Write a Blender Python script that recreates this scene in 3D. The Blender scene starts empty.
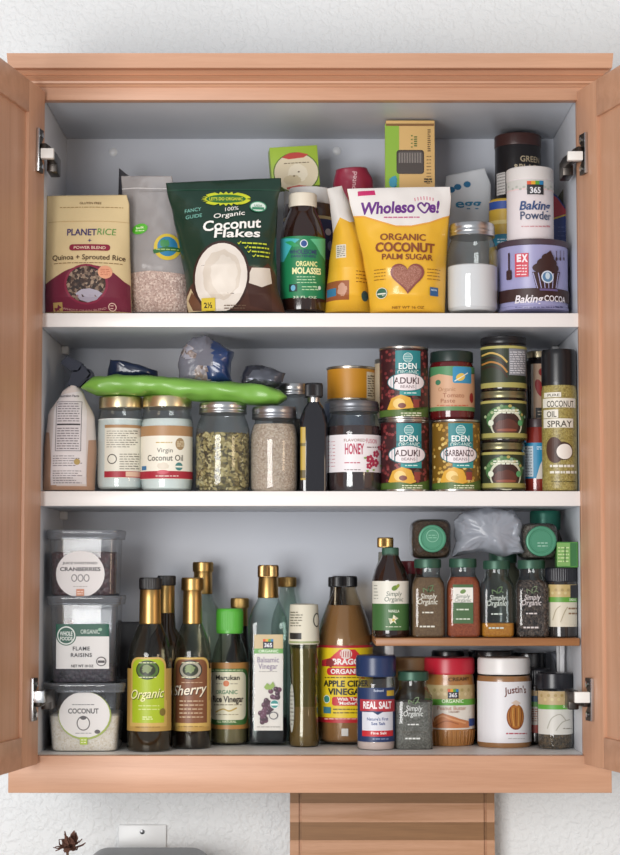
import bpy, bmesh, math, random
from math import sin, cos, pi, radians as R_
from mathutils import Vector, Matrix, noise

# ------------------------------------------------------------------ camera, world, light, exposure
C = bpy.context.scene.collection
SC = bpy.context.scene
ZC, DC, TILT, FPX = 1.55, 2.8979, 0.0758, 1880.36
cam_d = bpy.data.cameras.new('camera')
cam = bpy.data.objects.new('camera', cam_d)
C.objects.link(cam)
cam.location = (0, -DC, ZC)
cam.rotation_euler = (pi/2 + TILT, 0, 0)
cam_d.sensor_fit = 'HORIZONTAL'
cam_d.sensor_width = 24
cam_d.lens = 24*FPX/620
cam_d.dof.use_dof = True
cam_d.dof.focus_distance = DC + 0.04
cam_d.dof.aperture_fstop = 5.6
SC.camera = cam

w = bpy.data.worlds.new('world')
SC.world = w
w.use_nodes = True
w.node_tree.nodes['Background'].inputs[0].default_value = (0.92, 0.95, 1.0, 1)
w.node_tree.nodes['Background'].inputs[1].default_value = 0.5

def area(name, loc, target, sx, sy, power, col):
    d = bpy.data.lights.new(name, 'AREA')
    d.shape = 'RECTANGLE'
    d.size, d.size_y, d.energy, d.color = sx, sy, power, col
    o = bpy.data.objects.new(name, d)
    C.objects.link(o)
    o.location = loc
    o.rotation_euler = (Vector(target) - Vector(loc)).to_track_quat('-Z', 'Y').to_euler()
    return o
area('window_light', (-1.12, -2.92, 1.5), (0, 0.1, 1.6), 1.3, 1.5, 80, (1.0, 0.985, 0.97))
area('warm_fill_light', (2.3, -2.2, 1.7), (-.2, 0, 1.6), 0.7, 0.9, 13, (1.0, 0.76, 0.52))  # warm fill added from the right to tint the left door
SC.view_settings.view_transform = 'Standard'
SC.view_settings.look = 'None'
SC.view_settings.exposure = 0.0
SC.view_settings.gamma = 1
SC.view_settings.use_curve_mapping = False
SC.cycles.max_bounces = 12
SC.cycles.transparent_max_bounces = 24

# ------------------------------------------------------------------ pixel <-> place
def P(px, py, Y):
    v = -(py - 427.5)/FPX
    y = cos(TILT) - v*sin(TILT)
    z = sin(TILT) + v*cos(TILT)
    s = (Y + DC)/y
    return s*(px - 310)/FPX, ZC + s*z
def PX(px, py, Y): return P(px, py, Y)[0]
def PZ(px, py, Y): return P(px, py, Y)[1]

# ------------------------------------------------------------------ materials
def lin(h):
    def f(c):
        c /= 255
        return c/12.92 if c <= .04045 else ((c + .055)/1.055)**2.4
    return (f(int(h[0:2], 16)), f(int(h[2:4], 16)), f(int(h[4:6], 16)), 1)
_m = {}
def M(h, rough=.5, metal=0, coat=0, alpha=1, spec=.5, name=None):
    k = (h, rough, metal, coat, alpha, spec)
    if k in _m: return _m[k]
    m = bpy.data.materials.new(name or 'paint_' + h)
    m.use_nodes = True
    b = m.node_tree.nodes['Principled BSDF']
    b.inputs['Base Color'].default_value = lin(h)
    b.inputs['Roughness'].default_value = rough
    b.inputs['Metallic'].default_value = metal
    b.inputs['Coat Weight'].default_value = coat
    b.inputs['Coat Roughness'].default_value = .08
    b.inputs['Alpha'].default_value = alpha
    b.inputs['Specular IOR Level'].default_value = spec
    _m[k] = m
    return m
def glass(h='eef4f4', rough=.03, edge='7f8a8c', haze=0.0, hazecol='c8ccd4'):
    k = ('g', h, rough, edge, haze, hazecol)
    if k in _m: return _m[k]
    m = bpy.data.materials.new('glass_' + h)
    m.use_nodes = True
    nt = m.node_tree
    nt.nodes.clear()
    N = nt.nodes.new
    out = N('ShaderNodeOutputMaterial')
    tr = N('ShaderNodeBsdfTransparent')
    gl = N('ShaderNodeBsdfGlossy')
    gl.inputs['Roughness'].default_value = rough
    lw = N('ShaderNodeLayerWeight')
    lw.inputs[0].default_value = .35
    mxc = N('ShaderNodeMix')
    mxc.data_type = 'RGBA'
    mxc.inputs[6].default_value = lin(h)
    mxc.inputs[7].default_value = lin(edge)
    pw = N('ShaderNodeMath')
    pw.operation = 'POWER'
    pw.inputs[1].default_value = 2.2
    nt.links.new(lw.outputs['Facing'], pw.inputs[0])
    nt.links.new(pw.outputs[0], mxc.inputs[0])
    nt.links.new(mxc.outputs[2], tr.inputs[0])
    l2 = N('ShaderNodeLayerWeight')
    l2.inputs[0].default_value = .5
    p5 = N('ShaderNodeMath')
    p5.operation = 'POWER'
    p5.inputs[1].default_value = 3.8
    nt.links.new(l2.outputs['Facing'], p5.inputs[0])
    fr = N('ShaderNodeMath')
    fr.operation = 'MULTIPLY_ADD'
    fr.inputs[1].default_value = .9
    fr.inputs[2].default_value = .05
    nt.links.new(p5.outputs[0], fr.inputs[0])
    mx = N('ShaderNodeMixShader')
    nt.links.new(fr.outputs[0], mx.inputs[0])
    nt.links.new(tr.outputs[0], mx.inputs[1])
    nt.links.new(gl.outputs[0], mx.inputs[2])
    last = mx
    if haze:
        df = N('ShaderNodeBsdfDiffuse')
        df.inputs[0].default_value = lin(hazecol)
        m2 = N('ShaderNodeMixShader')
        m2.inputs[0].default_value = haze
        nt.links.new(mx.outputs[0], m2.inputs[1])
        nt.links.new(df.outputs[0], m2.inputs[2])
        last = m2
    nt.links.new(last.outputs[0], out.inputs[0])
    _m[k] = m
    return m
def film(h='d8dce2', haze=.25, rough=.18):
    return glass('f2f4f6', rough, 'b4b8c0', haze, h)
def speck(name, cols, scale=300, rough=.6, bump=.3, stretch=(1, 1, 1), detail='cell'):
    """procedural grains: voronoi cells coloured from a ramp"""
    if name in _m: return _m[name]
    m = bpy.data.materials.new(name)
    m.use_nodes = True
    nt = m.node_tree
    b = nt.nodes['Principled BSDF']
    N = nt.nodes.new
    tc = N('ShaderNodeTexCoord')
    mp = N('ShaderNodeMapping')
    mp.inputs['Scale'].default_value = stretch
    vo = N('ShaderNodeTexVoronoi')
    vo.inputs['Scale'].default_value = scale
    rp = N('ShaderNodeValToRGB')
    rp.color_ramp.interpolation = 'LINEAR'
    el = rp.color_ramp.elements
    for i, c in enumerate(cols):
        e = el[i] if i < 2 else el.new(1)
        e.color = lin(c)
        e.position = .15 + .7*i/(len(cols) - 1)
    sp = N('ShaderNodeSeparateColor')
    bp = N('ShaderNodeBump')
    bp.inputs['Strength'].default_value = bump
    bp.inputs['Distance'].default_value = .003
    L = nt.links.new
    L(tc.outputs['Object'], mp.inputs[0])
    L(mp.outputs[0], vo.inputs['Vector'])
    L(vo.outputs['Color'], sp.inputs[0])
    L(sp.outputs[0], rp.inputs[0])
    L(rp.outputs[0], b.inputs['Base Color'])
    L(vo.outputs['Distance'], bp.inputs['Height'])
    bp.invert = True
    L(bp.outputs[0], b.inputs['Normal'])
    b.inputs['Roughness'].default_value = rough
    _m[name] = m
    return m
def wood(name, c1, c2, axis='X', scale=1.0, rough=.42, bump=.04, ring=None):
    if name in _m: return _m[name]
    m = bpy.data.materials.new(name)
    m.use_nodes = True
    nt = m.node_tree
    b = nt.nodes['Principled BSDF']
    N = nt.nodes.new
    L = nt.links.new
    tc = N('ShaderNodeTexCoord')
    mp = N('ShaderNodeMapping')
    s = {'X': (1.2, 26, 26), 'Z': (26, 26, 1.2), 'Y': (26, 1.2, 26)}[axis]
    mp.inputs['Scale'].default_value = tuple(v*scale for v in s)
    n1 = N('ShaderNodeTexNoise')
    n1.inputs['Scale'].default_value = 1.6
    n1.inputs['Detail'].default_value = 5
    n1.inputs['Distortion'].default_value = .6
    mp2 = N('ShaderNodeMapping')
    s2 = {'X': (9, 190, 190), 'Z': (190, 190, 9), 'Y': (190, 9, 190)}[axis]
    mp2.inputs['Scale'].default_value = tuple(v*scale for v in s2)
    n2 = N('ShaderNodeTexNoise')
    n2.inputs['Scale'].default_value = 3
    n2.inputs['Detail'].default_value = 3
    mx = N('ShaderNodeMath')
    mx.operation = 'MULTIPLY_ADD'
    mx.inputs[1].default_value = .35
    rp = N('ShaderNodeValToRGB')
    rp.color_ramp.elements[0].color = lin(c1)
    rp.color_ramp.elements[0].position = .42
    rp.color_ramp.elements[1].color = lin(c2)
    rp.color_ramp.elements[1].position = .88
    L(tc.outputs['Object'], mp.inputs[0])
    L(tc.outputs['Object'], mp2.inputs[0])
    L(mp.outputs[0], n1.inputs[0])
    L(mp2.outputs[0], n2.inputs[0])
    L(n2.outputs[0], mx.inputs[0])
    L(n1.outputs[0], mx.inputs[2])
    L(mx.outputs[0], rp.inputs[0])
    L(rp.outputs[0], b.inputs['Base Color'])
    bp = N('ShaderNodeBump')
    bp.inputs['Strength'].default_value = bump
    bp.inputs['Distance'].default_value = .001
    L(n2.outputs[0], bp.inputs['Height'])
    L(bp.outputs[0], b.inputs['Normal'])
    b.inputs['Roughness'].default_value = rough
    _m[name] = m
    return m
def plaster():
    m = bpy.data.materials.new('textured_white_plaster')
    m.use_nodes = True
    nt = m.node_tree
    b = nt.nodes['Principled BSDF']
    b.inputs['Base Color'].default_value = lin('e9eaea')
    b.inputs['Roughness'].default_value = .6
    N = nt.nodes.new
    L = nt.links.new
    tc = N('ShaderNodeTexCoord')
    no = N('ShaderNodeTexNoise')
    no.inputs['Scale'].default_value = 95
    no.inputs['Detail'].default_value = 2.5
    no.inputs['Distortion'].default_value = .5
    rp = N('ShaderNodeValToRGB')
    rp.color_ramp.elements[0].position = .42
    rp.color_ramp.elements[1].position = .62
    bp = N('ShaderNodeBump')
    bp.inputs['Strength'].default_value = .35
    bp.inputs['Distance'].default_value = .004
    L(tc.outputs['Object'], no.inputs[0])
    L(no.outputs[0], rp.inputs[0])
    L(rp.outputs[0], bp.inputs['Height'])
    L(bp.outputs[0], b.inputs['Normal'])
    return m
MEL = M('cdd0d6', .38, name='white_melamine')
WOODX = wood('beech_rail', 'd2a283', 'c08f70', 'X')
WOODZ = wood('beech_stile', 'd2a283', 'c08f70', 'Z')
CHROME = M('c9cacc', .25, 1, name='chrome')
DARKMETAL = M('55504c', .35, 1, name='dark_nickel')

# ------------------------------------------------------------------ meshes
def new_obj(name, bm, mats, parent=None, smooth=None):
    me = bpy.data.meshes.new(name)
    bm.normal_update()
    bm.to_mesh(me)
    bm.free()
    if not isinstance(mats, (list, tuple)): mats = [mats]
    for m in mats: me.materials.append(m)
    if smooth is not None:
        for p in me.polygons: p.use_smooth = True
        me.set_sharp_from_angle(angle=R_(smooth))
    o = bpy.data.objects.new(name, me)
    C.objects.link(o)
    if parent is not None: o.parent = parent
    return o
def thing(name, label, cat, loc=(0, 0, 0), rot=(0, 0, 0), group=None):
    o = bpy.data.objects.new(name, None)
    o.empty_display_size = .02
    C.objects.link(o)
    o.location = loc
    o.rotation_euler = rot
    o['label'] = label
    o['category'] = cat
    if group: o['group'] = group
    return o
def box(bm, x0, x1, y0, y1, z0, z1, bev=0, mat=0, seg=2):
    r = bmesh.ops.create_cube(bm, size=1)
    for v in r['verts']:
        v.co = Vector((x0 + (v.co.x + .5)*(x1 - x0), y0 + (v.co.y + .5)*(y1 - y0), z0 + (v.co.z + .5)*(z1 - z0)))
    fs = set(f for v in r['verts'] for f in v.link_faces)
    for f in fs: f.material_index = mat
    if bev:
        es = set(e for v in r['verts'] for e in v.link_edges)
        bmesh.ops.bevel(bm, geom=list(es), offset=bev, segments=seg, affect='EDGES', profile=.5, material=mat)
def bx(name, parent, mat, x0, x1, y0, y1, z0, z1, bev=.0015, smooth=40):
    bm = bmesh.new()
    box(bm, x0, x1, y0, y1, z0, z1, bev)
    return new_obj(name, bm, mat, parent, smooth)
def rsq(th, n):
    if n <= 2.001: return 1.0
    return 1/(abs(cos(th))**n + abs(sin(th))**n)**(1/n)
def lathe(bm, prof, n=48, mat=0, knurl=None, M4=None):
    rings = []
    for p in prof:
        r, z = p[0], p[1]
        sq = p[2] if len(p) > 2 else 2
        if r < 1e-6:
            rings.append([bm.verts.new((0, 0, z))])
            continue
        ring = []
        for i in range(n):
            th = 2*pi*(i + .5)/n
            k = r*rsq(th, sq)
            if knurl and len(p) > 3 and p[3]: k += knurl[1]*(1 if (i % knurl[0]) < knurl[0]/2 else -1)
            ring.append(bm.verts.new((k*cos(th), k*sin(th), z)))
        rings.append(ring)
    for a, b in zip(rings, rings[1:]):
        for i in range(n):
            j = (i + 1) % n
            if len(a) == 1 and len(b) == 1: continue
            if len(a) == 1: f = bm.faces.new((a[0], b[j], b[i]))
            elif len(b) == 1: f = bm.faces.new((a[i], a[j], b[0]))
            else: f = bm.faces.new((a[i], a[j], b[j], b[i]))
            f.material_index = mat
    if M4 is not None:
        vs = [v for r in rings for v in r]
        bmesh.ops.transform(bm, matrix=M4, verts=vs)
def tube(bm, pts, r, n=8, mat=0):
    pts = [Vector(p) for p in pts]
    rings = []
    for i, p in enumerate(pts):
        d = (pts[min(i+1, len(pts)-1)] - pts[max(i-1, 0)]).normalized()
        q = d.to_track_quat('Z', 'Y')
        rr = r[i] if isinstance(r, (list, tuple)) else r
        rings.append([bm.verts.new(p + q @ Vector((rr*cos(2*pi*k/n), rr*sin(2*pi*k/n), 0))) for k in range(n)])
    for a, b in zip(rings, rings[1:]):
        for i in range(n):
            bm.faces.new((a[i], a[(i+1) % n], b[(i+1) % n], b[i])).material_index = mat
    bm.faces.new(rings[0][::-1]).material_index = mat
    bm.faces.new(rings[-1]).material_index = mat

# ------------------------------------------------------------------ lettering and printed artwork
_fc = bpy.data.curves.new('glyphs', 'FONT')
_fo = bpy.data.objects.new('glyphs', _fc)
C.objects.link(_fo)
_gc = {}
def _tmesh(s):
    _fc.body = s
    bpy.context.view_layer.update()
    dg = bpy.context.evaluated_depsgraph_get()
    dg.update()
    me = bpy.data.meshes.new_from_object(_fo.evaluated_get(dg))
    vs = [tuple(v.co) for v in me.vertices]
    fs = [tuple(p.vertices) for p in me.polygons]
    bpy.data.meshes.remove(me)
    return vs, fs
_fc.size = 1
_fc.resolution_u = 3
def glyph(c, bold):
    k = (c, bold)
    if k in _gc: return _gc[k]
    _fc.offset = 0
    if '|' not in _gc: _gc['|'] = max(v[0] for v in _tmesh('||')[0])
    adv = max(v[0] for v in _tmesh('|' + c + '|')[0]) - _gc['|']
    _fc.offset = bold
    g = ([], []) if c == ' ' else _tmesh(c)
    _gc[k] = (g[0], g[1], adv)
    return _gc[k]
CAP = .729

class Art:
    """flat printed artwork, later wrapped onto a surface with a mapper (u, v, height) -> point"""
    def __init__(s, conv, scale, seed=1):
        s.conv, s.s = conv, scale
        s.bm = bmesh.new()
        s.mats, s.ix = [], {}
        s.layer = 0
        s.rough = .45
        s.rnd = random.Random(seed)
    def mi(s, col):
        m = M(col, s.rough) if isinstance(col, str) else col
        if m.name not in s.ix:
            s.ix[m.name] = len(s.mats)
            s.mats.append(m)
        return s.ix[m.name]
    def face(s, pts, col, up=True):
        if up: s.layer += 1
        vs = [s.bm.verts.new((p[0], p[1], s.layer)) for p in pts]
        f = s.bm.faces.new(vs)
        f.material_index = s.mi(col)
    def rect(s, x0, y0, x1, y1, col):
        a, b = s.conv(x0, y1), s.conv(x1, y0)
        s.face([(a[0], a[1]), (b[0], a[1]), (b[0], b[1]), (a[0], b[1])], col)
    def rrect(s, x0, y0, x1, y1, rad, col):
        a, b = s.conv(x0, y1), s.conv(x1, y0)
        r = rad/s.s
        pts = []
        for (cx, cy, a0) in ((b[0]-r, a[1]+r, -90), (b[0]-r, b[1]-r, 0), (a[0]+r, b[1]-r, 90), (a[0]+r, a[1]+r, 180)):
            for k in range(7):
                t = R_(a0 + 15*k)
                pts.append((cx + r*cos(t), cy + r*sin(t)))
        s.face(pts, col)
    def ell(s, cx, cy, rx, ry, col, n=28, wob=0, rot=0):
        c = s.conv(cx, cy)
        pts = []
        for k in range(n):
            t = 2*pi*k/n
            q = 1 + (wob*s.rnd.uniform(-1, 1) if wob else 0)
            x, y = rx/s.s*cos(t)*q, ry/s.s*sin(t)*q
            pts.append((c[0] + x*cos(rot) - y*sin(rot), c[1] + x*sin(rot) + y*cos(rot)))
        s.face(pts, col)
    def poly(s, pts, col):
        q = [s.conv(*p) for p in pts]
        a = sum(q[i-1][0]*q[i][1] - q[i][0]*q[i-1][1] for i in range(len(q)))
        s.face(q if a > 0 else q[::-1], col)
    def ring(s, cx, cy, rx, ry, wd, col, inner):
        s.ell(cx, cy, rx, ry, col)
        s.ell(cx, cy, rx - wd, ry - wd, inner)
    def star(s, cx, cy, r0, r1, n, col):
        c = s.conv(cx, cy)
        pts = []
        for k in range(2*n):
            r = (r1 if k % 2 == 0 else r0)/s.s
            t = pi/2 + pi*k/n
            pts.append((c[0] + r*cos(t), c[1] + r*sin(t)))
        s.face(pts, col)
    def burst(s, cx, cy, rx0, ry0, rx1, ry1, n, col):
        c = s.conv(cx, cy)
        s.face([(c[0] + (rx1 if k % 2 else rx0)/s.s*cos(pi*k/n), c[1] + (ry1 if k % 2 else ry0)/s.s*sin(pi*k/n)) for k in range(2*n)], col)
    def stroke(s, pts, wd, col):
        s.layer += 1
        q = [s.conv(*p) for p in pts]
        h = wd/s.s/2
        for a, b in zip(q, q[1:]):
            dx, dy = b[0]-a[0], b[1]-a[1]
            l = math.hypot(dx, dy) or 1
            nx, ny = -dy/l*h, dx/l*h
            ex, ey = dx/l*h*.5, dy/l*h*.5
            s.face([(a[0]-ex-nx, a[1]-ey-ny), (b[0]+ex-nx, b[1]+ey-ny), (b[0]+ex+nx, b[1]+ey+ny), (a[0]-ex+nx, a[1]-ey+ny)], col, False)
    def curve(s, pts, wd, col, n=8):
        """smooth stroke through points (Catmull-Rom)"""
        out = []
        p = [pts[0]] + list(pts) + [pts[-1]]
        for i in range(1, len(p) - 2):
            for k in range(n):
                t = k/n
                out.append(tuple(.5*(2*p[i][a] + (p[i+1][a]-p[i-1][a])*t + (2*p[i-1][a]-5*p[i][a]+4*p[i+1][a]-p[i+2][a])*t*t
                                 + (3*p[i][a]-p[i-1][a]-3*p[i+1][a]+p[i+2][a])*t**3) for a in (0, 1)))
        out.append(pts[-1])
        s.stroke(out, wd, col)
    def text(s, txt, cx, cy, h, col, w=None, bold=0, sh=0, rot=0, arc=0, sp=0):
        """cap height h pixels, fitted to w pixels when given; arc lifts the middle of the word"""
        s.layer += 1
        c = s.conv(cx, cy)
        x, gl = 0, []
        for ch in txt:
            g = glyph(ch, bold)
            gl.append((g, x))
            x += g[2] + sp
        tot = x - sp
        k = h/CAP/s.s
        kx = (w/s.s)/tot if w else k
        mi = s.mi(col)
        cr, sr = cos(rot), sin(rot)
        for (vs, fs, _), x0 in gl:
            bv = []
            for v in vs:
                yy = (v[1] - CAP/2)*k
                xx = (v[0] + x0 - tot/2)*kx + sh*yy
                if arc: yy += arc/s.s*(1 - (2*xx/(tot*kx))**2)
                bv.append(s.bm.verts.new((c[0] + xx*cr - yy*sr, c[1] + xx*sr + yy*cr, s.layer)))
            for f in fs:
                try:
                    s.bm.faces.new([bv[i] for i in f]).material_index = mi
                except ValueError:
                    pass
    def lines(s, x0, x1, y0, y1, n, col, th=.5, just=True):
        """rows of print too small to read"""
        s.layer += 1
        for i in range(n):
            y = y0 + (y1 - y0)*(i + .5)/n
            x = x0
            lim = x1 if just else x1 - s.rnd.random()*(x1-x0)*.35
            while x < lim - .5:
                l = s.rnd.uniform(1.5, 5)
                a, b = s.conv(x, y + th/2), s.conv(min(x + l, lim), y - th/2)
                s.face([(a[0], a[1]), (b[0], a[1]), (b[0], b[1]), (a[0], b[1])], col, False)
                x += l + .8
    def clabel(s, txt, cx, cy, h, col, halfw): s.text(txt, cx, cy, h, col, w=2*halfw)
    def build(s, name, parent, mapper, du=.003, dv=None, off=.0003, step=.00005, label=None):
        bm = s.bm
        if not bm.verts: return None
        bmesh.ops.triangulate(bm, faces=[f for f in bm.faces if len(f.verts) > 4])
        def cut(axis, d):
            lo = min(v.co[axis] for v in bm.verts)
            hi = max(v.co[axis] for v in bm.verts)
            k = math.floor(lo/d) + 1
            no = Vector((1, 0, 0)) if axis == 0 else Vector((0, 1, 0))
            while k*d < hi:
                bmesh.ops.bisect_plane(bm, geom=bm.verts[:] + bm.edges[:] + bm.faces[:], plane_co=no*(k*d), plane_no=no, dist=1e-7)
                k += 1
        if du: cut(0, du)
        if dv: cut(1, dv)
        for v in bm.verts: v.co = Vector(mapper(v.co.x, v.co.y, off + step*v.co.z))
        bmesh.ops.recalc_face_normals(bm, faces=bm.faces[:])
        o = new_obj(name, bm, s.mats, parent)
        if label: o['label'] = label
        return o

# ------------------------------------------------------------------ things placed on a shelf
class Item:
    """a thing whose front touches depth Yf, spanning pixels x0..x1 of the photograph, base at height zb"""
    def __init__(s, name, label, cat, x0, x1, ymid, Yf, zb, group=None, rot=0, flat=None):
        s.x0, s.x1, s.Yf, s.zb = x0, x1, Yf, zb
        r = .04
        for _ in range(4):
            Yc = Yf + (r if flat is None else flat/2)
            r = (PX(x1, ymid, Yc) - PX(x0, ymid, Yc))/2
        s.r, s.Yc = r, Yc
        s.X = (PX(x1, ymid, Yc) + PX(x0, ymid, Yc))/2
        s.X = max(-.4188 + r, min(.4188 - r, s.X))
        s.cx = (x0 + x1)/2
        s.rp = (x1 - x0)/2
        s.k = s.rp/s.r
        s.root = thing(name, label, cat, (s.X, Yc, zb), (0, 0, rot), group)
        s.top = zb
    def z(s, y): return max(0, PZ(s.cx, y, s.Yc) - s.zb)
    def pr(s, lst, mn=None):
        out = []
        for p in lst:
            z = s.z(p[1]) if mn is None else max(mn, s.z(p[1]))
            out.append((p[0]/s.k, z) + tuple(p[2:]))
        return out
    def spin(s, part, lst, mat, n=48, smooth=35, knurl=None, raw=False, cap=True):
        bm = bmesh.new()
        p = lst if raw else s.pr(lst)
        if cap:
            if p[0][0] > 0: p = [(0, p[0][1])] + list(p)
            if p[-1][0] > 0: p = list(p) + [(0, p[-1][1])]
        lathe(bm, p, n, 0, knurl)
        s.top = max(s.top, s.zb + max(q[1] for q in p))
        return new_obj(part, bm, mat, s.root, smooth)
    def conv_cyl(s, R):
        rp = R*s.k
        def c(px, py):
            t = max(-.995, min(.995, (px - s.cx)/rp))
            return R*math.asin(t), PZ(px, py, s.Yc - R*math.sqrt(1 - t*t)) - s.zb
        return c
    def conv_flat(s, off=None):
        Y = s.Yf if off is None else s.Yc + off
        return lambda px, py: (PX(px, py, Y) - s.X, PZ(px, py, Y) - s.zb)
    def art_cyl(s, R=None, seed=1):
        R = R or s.r
        a = Art(s.conv_cyl(R), s.k, seed)
        a.mapper = lambda u, v, o: ((R + o)*sin(u/R), -(R + o)*cos(u/R), v)
        return a
    def art_flat(s, y=None, seed=1):
        """front plane at local y"""
        y = -(s.Yc - s.Yf) if y is None else y
        a = Art(s.conv_flat(y), s.k, seed)
        a.mapper = lambda u, v, o: (u, y - o, v)
        return a
    def art_sq(s, R, n, seed=1):
        a = Art(s.conv_flat(-R), s.k, seed)
        def mp(u, v, o):
            t = min(.999, abs(u)/R)
            return (u, -R*(1 - t**n)**(1/n) - o, v)
        a.mapper = mp
        return a

class Pouch:
    """stand-up bag: outline edges L, Rr (pixels, top to bottom), thickness T"""
    def __init__(s, name, label, cat, L, Rr, Yf, zb, T, group=None, wr=.0015, seed=0, topf=.06, rot=0, bulge=1.5, tilt=0):
        s.T, s.zb, s.wr, s.seed, s.topf, s.bulge = T, zb, wr, seed, topf, bulge
        s.Yc = Yf + T/2
        xs = [p[0] for p in L + Rr]
        s.cx = (min(xs) + max(xs))/2
        ym = L[len(L)//2][1]
        s.X = PX(s.cx, ym, s.Yc)
        s.k = 1/(PX(s.cx+1, ym, s.Yc) - s.X)
        cv = lambda p: (PX(p[0], p[1], s.Yc) - s.X, max(0, PZ(p[0], p[1], s.Yc) - zb))
        s.L = sorted([cv(p) for p in L], key=lambda q: q[1])
        s.R = sorted([cv(p) for p in Rr], key=lambda q: q[1])
        s.root = thing(name, label, cat, (s.X, s.Yc, zb), (tilt, 0, rot), group)
        s.H = max(s.L[-1][1], s.R[-1][1])
        s.top = zb + s.H
    def edge(s, E, t):
        """point on an edge at fraction t of its own height"""
        z = E[0][1] + (E[-1][1] - E[0][1])*t
        for a, b in zip(E, E[1:]):
            if z <= b[1] + 1e-9:
                q = (z - a[1])/max(1e-9, b[1] - a[1])
                q2 = q*q*(3 - 2*q)*.5 + q*.5
                return a[0] + (b[0] - a[0])*q2, z
        return E[-1]
    def depth(s, sx, t):
        a = max(0, 1 - abs(sx)**2.6)**.75
        tv = s.topf + (1 - s.topf)*min(1, (1 - t)*s.bulge)**.8
        base = .55 + .45*min(1, t/.12)
        return s.T/2*a*tv*base
    def wrinkle(s, x, z, t):
        p = Vector((x*38 + s.seed*7.3, z*38, s.seed*1.7))
        q = Vector((x*90 + s.seed, z*60, 3.1))
        return s.wr*(noise.noise(p) + .15*noise.noise(q))
    def pt(s, sx, t, side):
        l, r = s.edge(s.L, t), s.edge(s.R, t)
        f = (sx + 1)/2
        x = l[0] + (r[0] - l[0])*f
        z = l[1] + (r[1] - l[1])*f
        e = 1 - abs(sx)**6
        y = side*(s.depth(sx, t)) + side*s.wrinkle(x, z, t)*e*min(1, t*12)
        return Vector((x, y if abs(sx) < .9999 else 0, z))
    def body(s, part, mat, nx=80, nz=96, smooth=180):
        bm = bmesh.new()
        g = {}
        for side in (-1, 1):
            for j in range(nz + 1):
                for i in range(nx + 1):
                    if side == 1 and i in (0, nx):
                        g[side, i, j] = g[-1, i, j]
                        continue
                    g[side, i, j] = bm.verts.new(s.pt(-1 + 2*i/nx, j/nz, side))
        for side in (-1, 1):
            for j in range(nz):
                for i in range(nx):
                    q = [g[side, i, j], g[side, i+1, j], g[side, i+1, j+1], g[side, i, j+1]]
                    bm.faces.new(q if side < 0 else q[::-1])
        for i in range(nx):
            for j in (0, nz):
                a, b, c, d = g[-1, i, j], g[-1, i+1, j], g[1, i+1, j], g[1, i, j]
                q = []
                for v in (a, b, c, d):
                    if v not in q: q.append(v)
                if len(q) > 2: bm.faces.new(q if j else q[::-1])
        bmesh.ops.recalc_face_normals(bm, faces=bm.faces[:])
        return new_obj(part, bm, mat, s.root, smooth)
    def inv(s, u, v):
        t = v/s.H
        for _ in range(3):
            l, r = s.edge(s.L, min(1, max(0, t))), s.edge(s.R, min(1, max(0, t)))
            f = min(1, max(0, (u - l[0])/(r[0] - l[0])))
            zl = s.L[0][1] + (s.R[0][1] - s.L[0][1])*f
            zh = s.L[-1][1] + (s.R[-1][1] - s.L[-1][1])*f
            t = (v - zl)/(zh - zl)
        return 2*f - 1, min(1, max(0, t))
    def art(s, seed=1):
        Y = s.Yc - s.T*.4
        a = Art(lambda px, py: (PX(px, py, Y) - s.X, PZ(px, py, Y) - s.zb), s.k, seed)
        def mp(u, v, o):
            sx, t = s.inv(u, v)
            p = s.pt(sx*.995, t, -1)
            return (p.x, p.y - o - .0004, p.z)
        a.mapper = mp
        return a
    def edge_px(s): pass

# ------------------------------------------------------------------ the setting
def struct(o):
    o['kind'] = 'structure'
    return o
bm = bmesh.new()
box(bm, -2.2, 2.2, .309, .38, 0, 2.9)
struct(new_obj('wall_back', bm, plaster()))
bm = bmesh.new()
box(bm, -1.2, 1.2, -.33, .309, .74, .78, .004)
ctop = struct(new_obj('countertop', bm, M('6d6a68', .35), None, 40))

# ------------------------------------------------------------------ the wall cabinet
F0 = 1.268      # cabinet floor
S2, S1 = 1.6725, 1.9502   # shelf tops
CX = .42
cab = thing('wall_cabinet', 'beech kitchen wall cabinet with both doors open and white shelves full of food', 'cabinet', (0, .15, 1.21))
def cpart(name, mat, boxes, bev=.0015, parent=None, smooth=40):
    bm = bmesh.new()
    for b in boxes: box(bm, *b, bev)
    bmesh.ops.translate(bm, verts=bm.verts[:], vec=(0, -.15, -1.21))
    return new_obj(name, bm, mat, parent or cab, smooth)
cpart('side_panel', MEL, [(-CX-.018, -CX, .019, .306, 1.214, 2.306)])
cpart('side_panel', MEL, [(CX, CX+.018, .019, .306, 1.214, 2.306)])
cpart('back_panel', M('bcc0c9', .42, name='shaded_melamine'), [(-CX, CX, .300, .306, 1.25, 2.294)], 0)  # same white melamine as the sides, shade of the recess put into its colour
cpart('top_panel', MEL, [(-CX, CX, .019, .300, 2.292, 2.306)])
cpart('bottom_panel', M('e2e0dc', .4, name='pale_melamine'), [(-CX, CX, .0185, .300, 1.25, F0-.0003)], .0005)  # one even melamine tone, paler than the side panels
cpart('face_frame', WOODX, [(-.4600, .4600, 0, .0185, 2.2845, 2.350)], .001)
cpart('face_frame', WOODX, [(-.4600, .4600, 0, .0185, 1.2118, F0)], .001)
cpart('face_frame', WOODZ, [(-.4600, -.4180, 0, .0185, F0, 2.2845)], .001)
cpart('face_frame', WOODZ, [(.4180, .4600, 0, .0185, F0, 2.2845)], .001)
EDGE = M('eeebe8', .35, name='white_edge_band')
for z0, z1 in ((S1-.0222, S1-.0003), (S2-.0234, S2-.0003)):
    o = cpart('shelf', MEL, [(-CX+.001, CX-.001, .012, .298, z0, z1)], .001)
    o.data.materials.append(EDGE)
    for f in o.data.polygons:
        if f.normal.y < -.5 or f.normal.z > .5: f.material_index = 1
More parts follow.
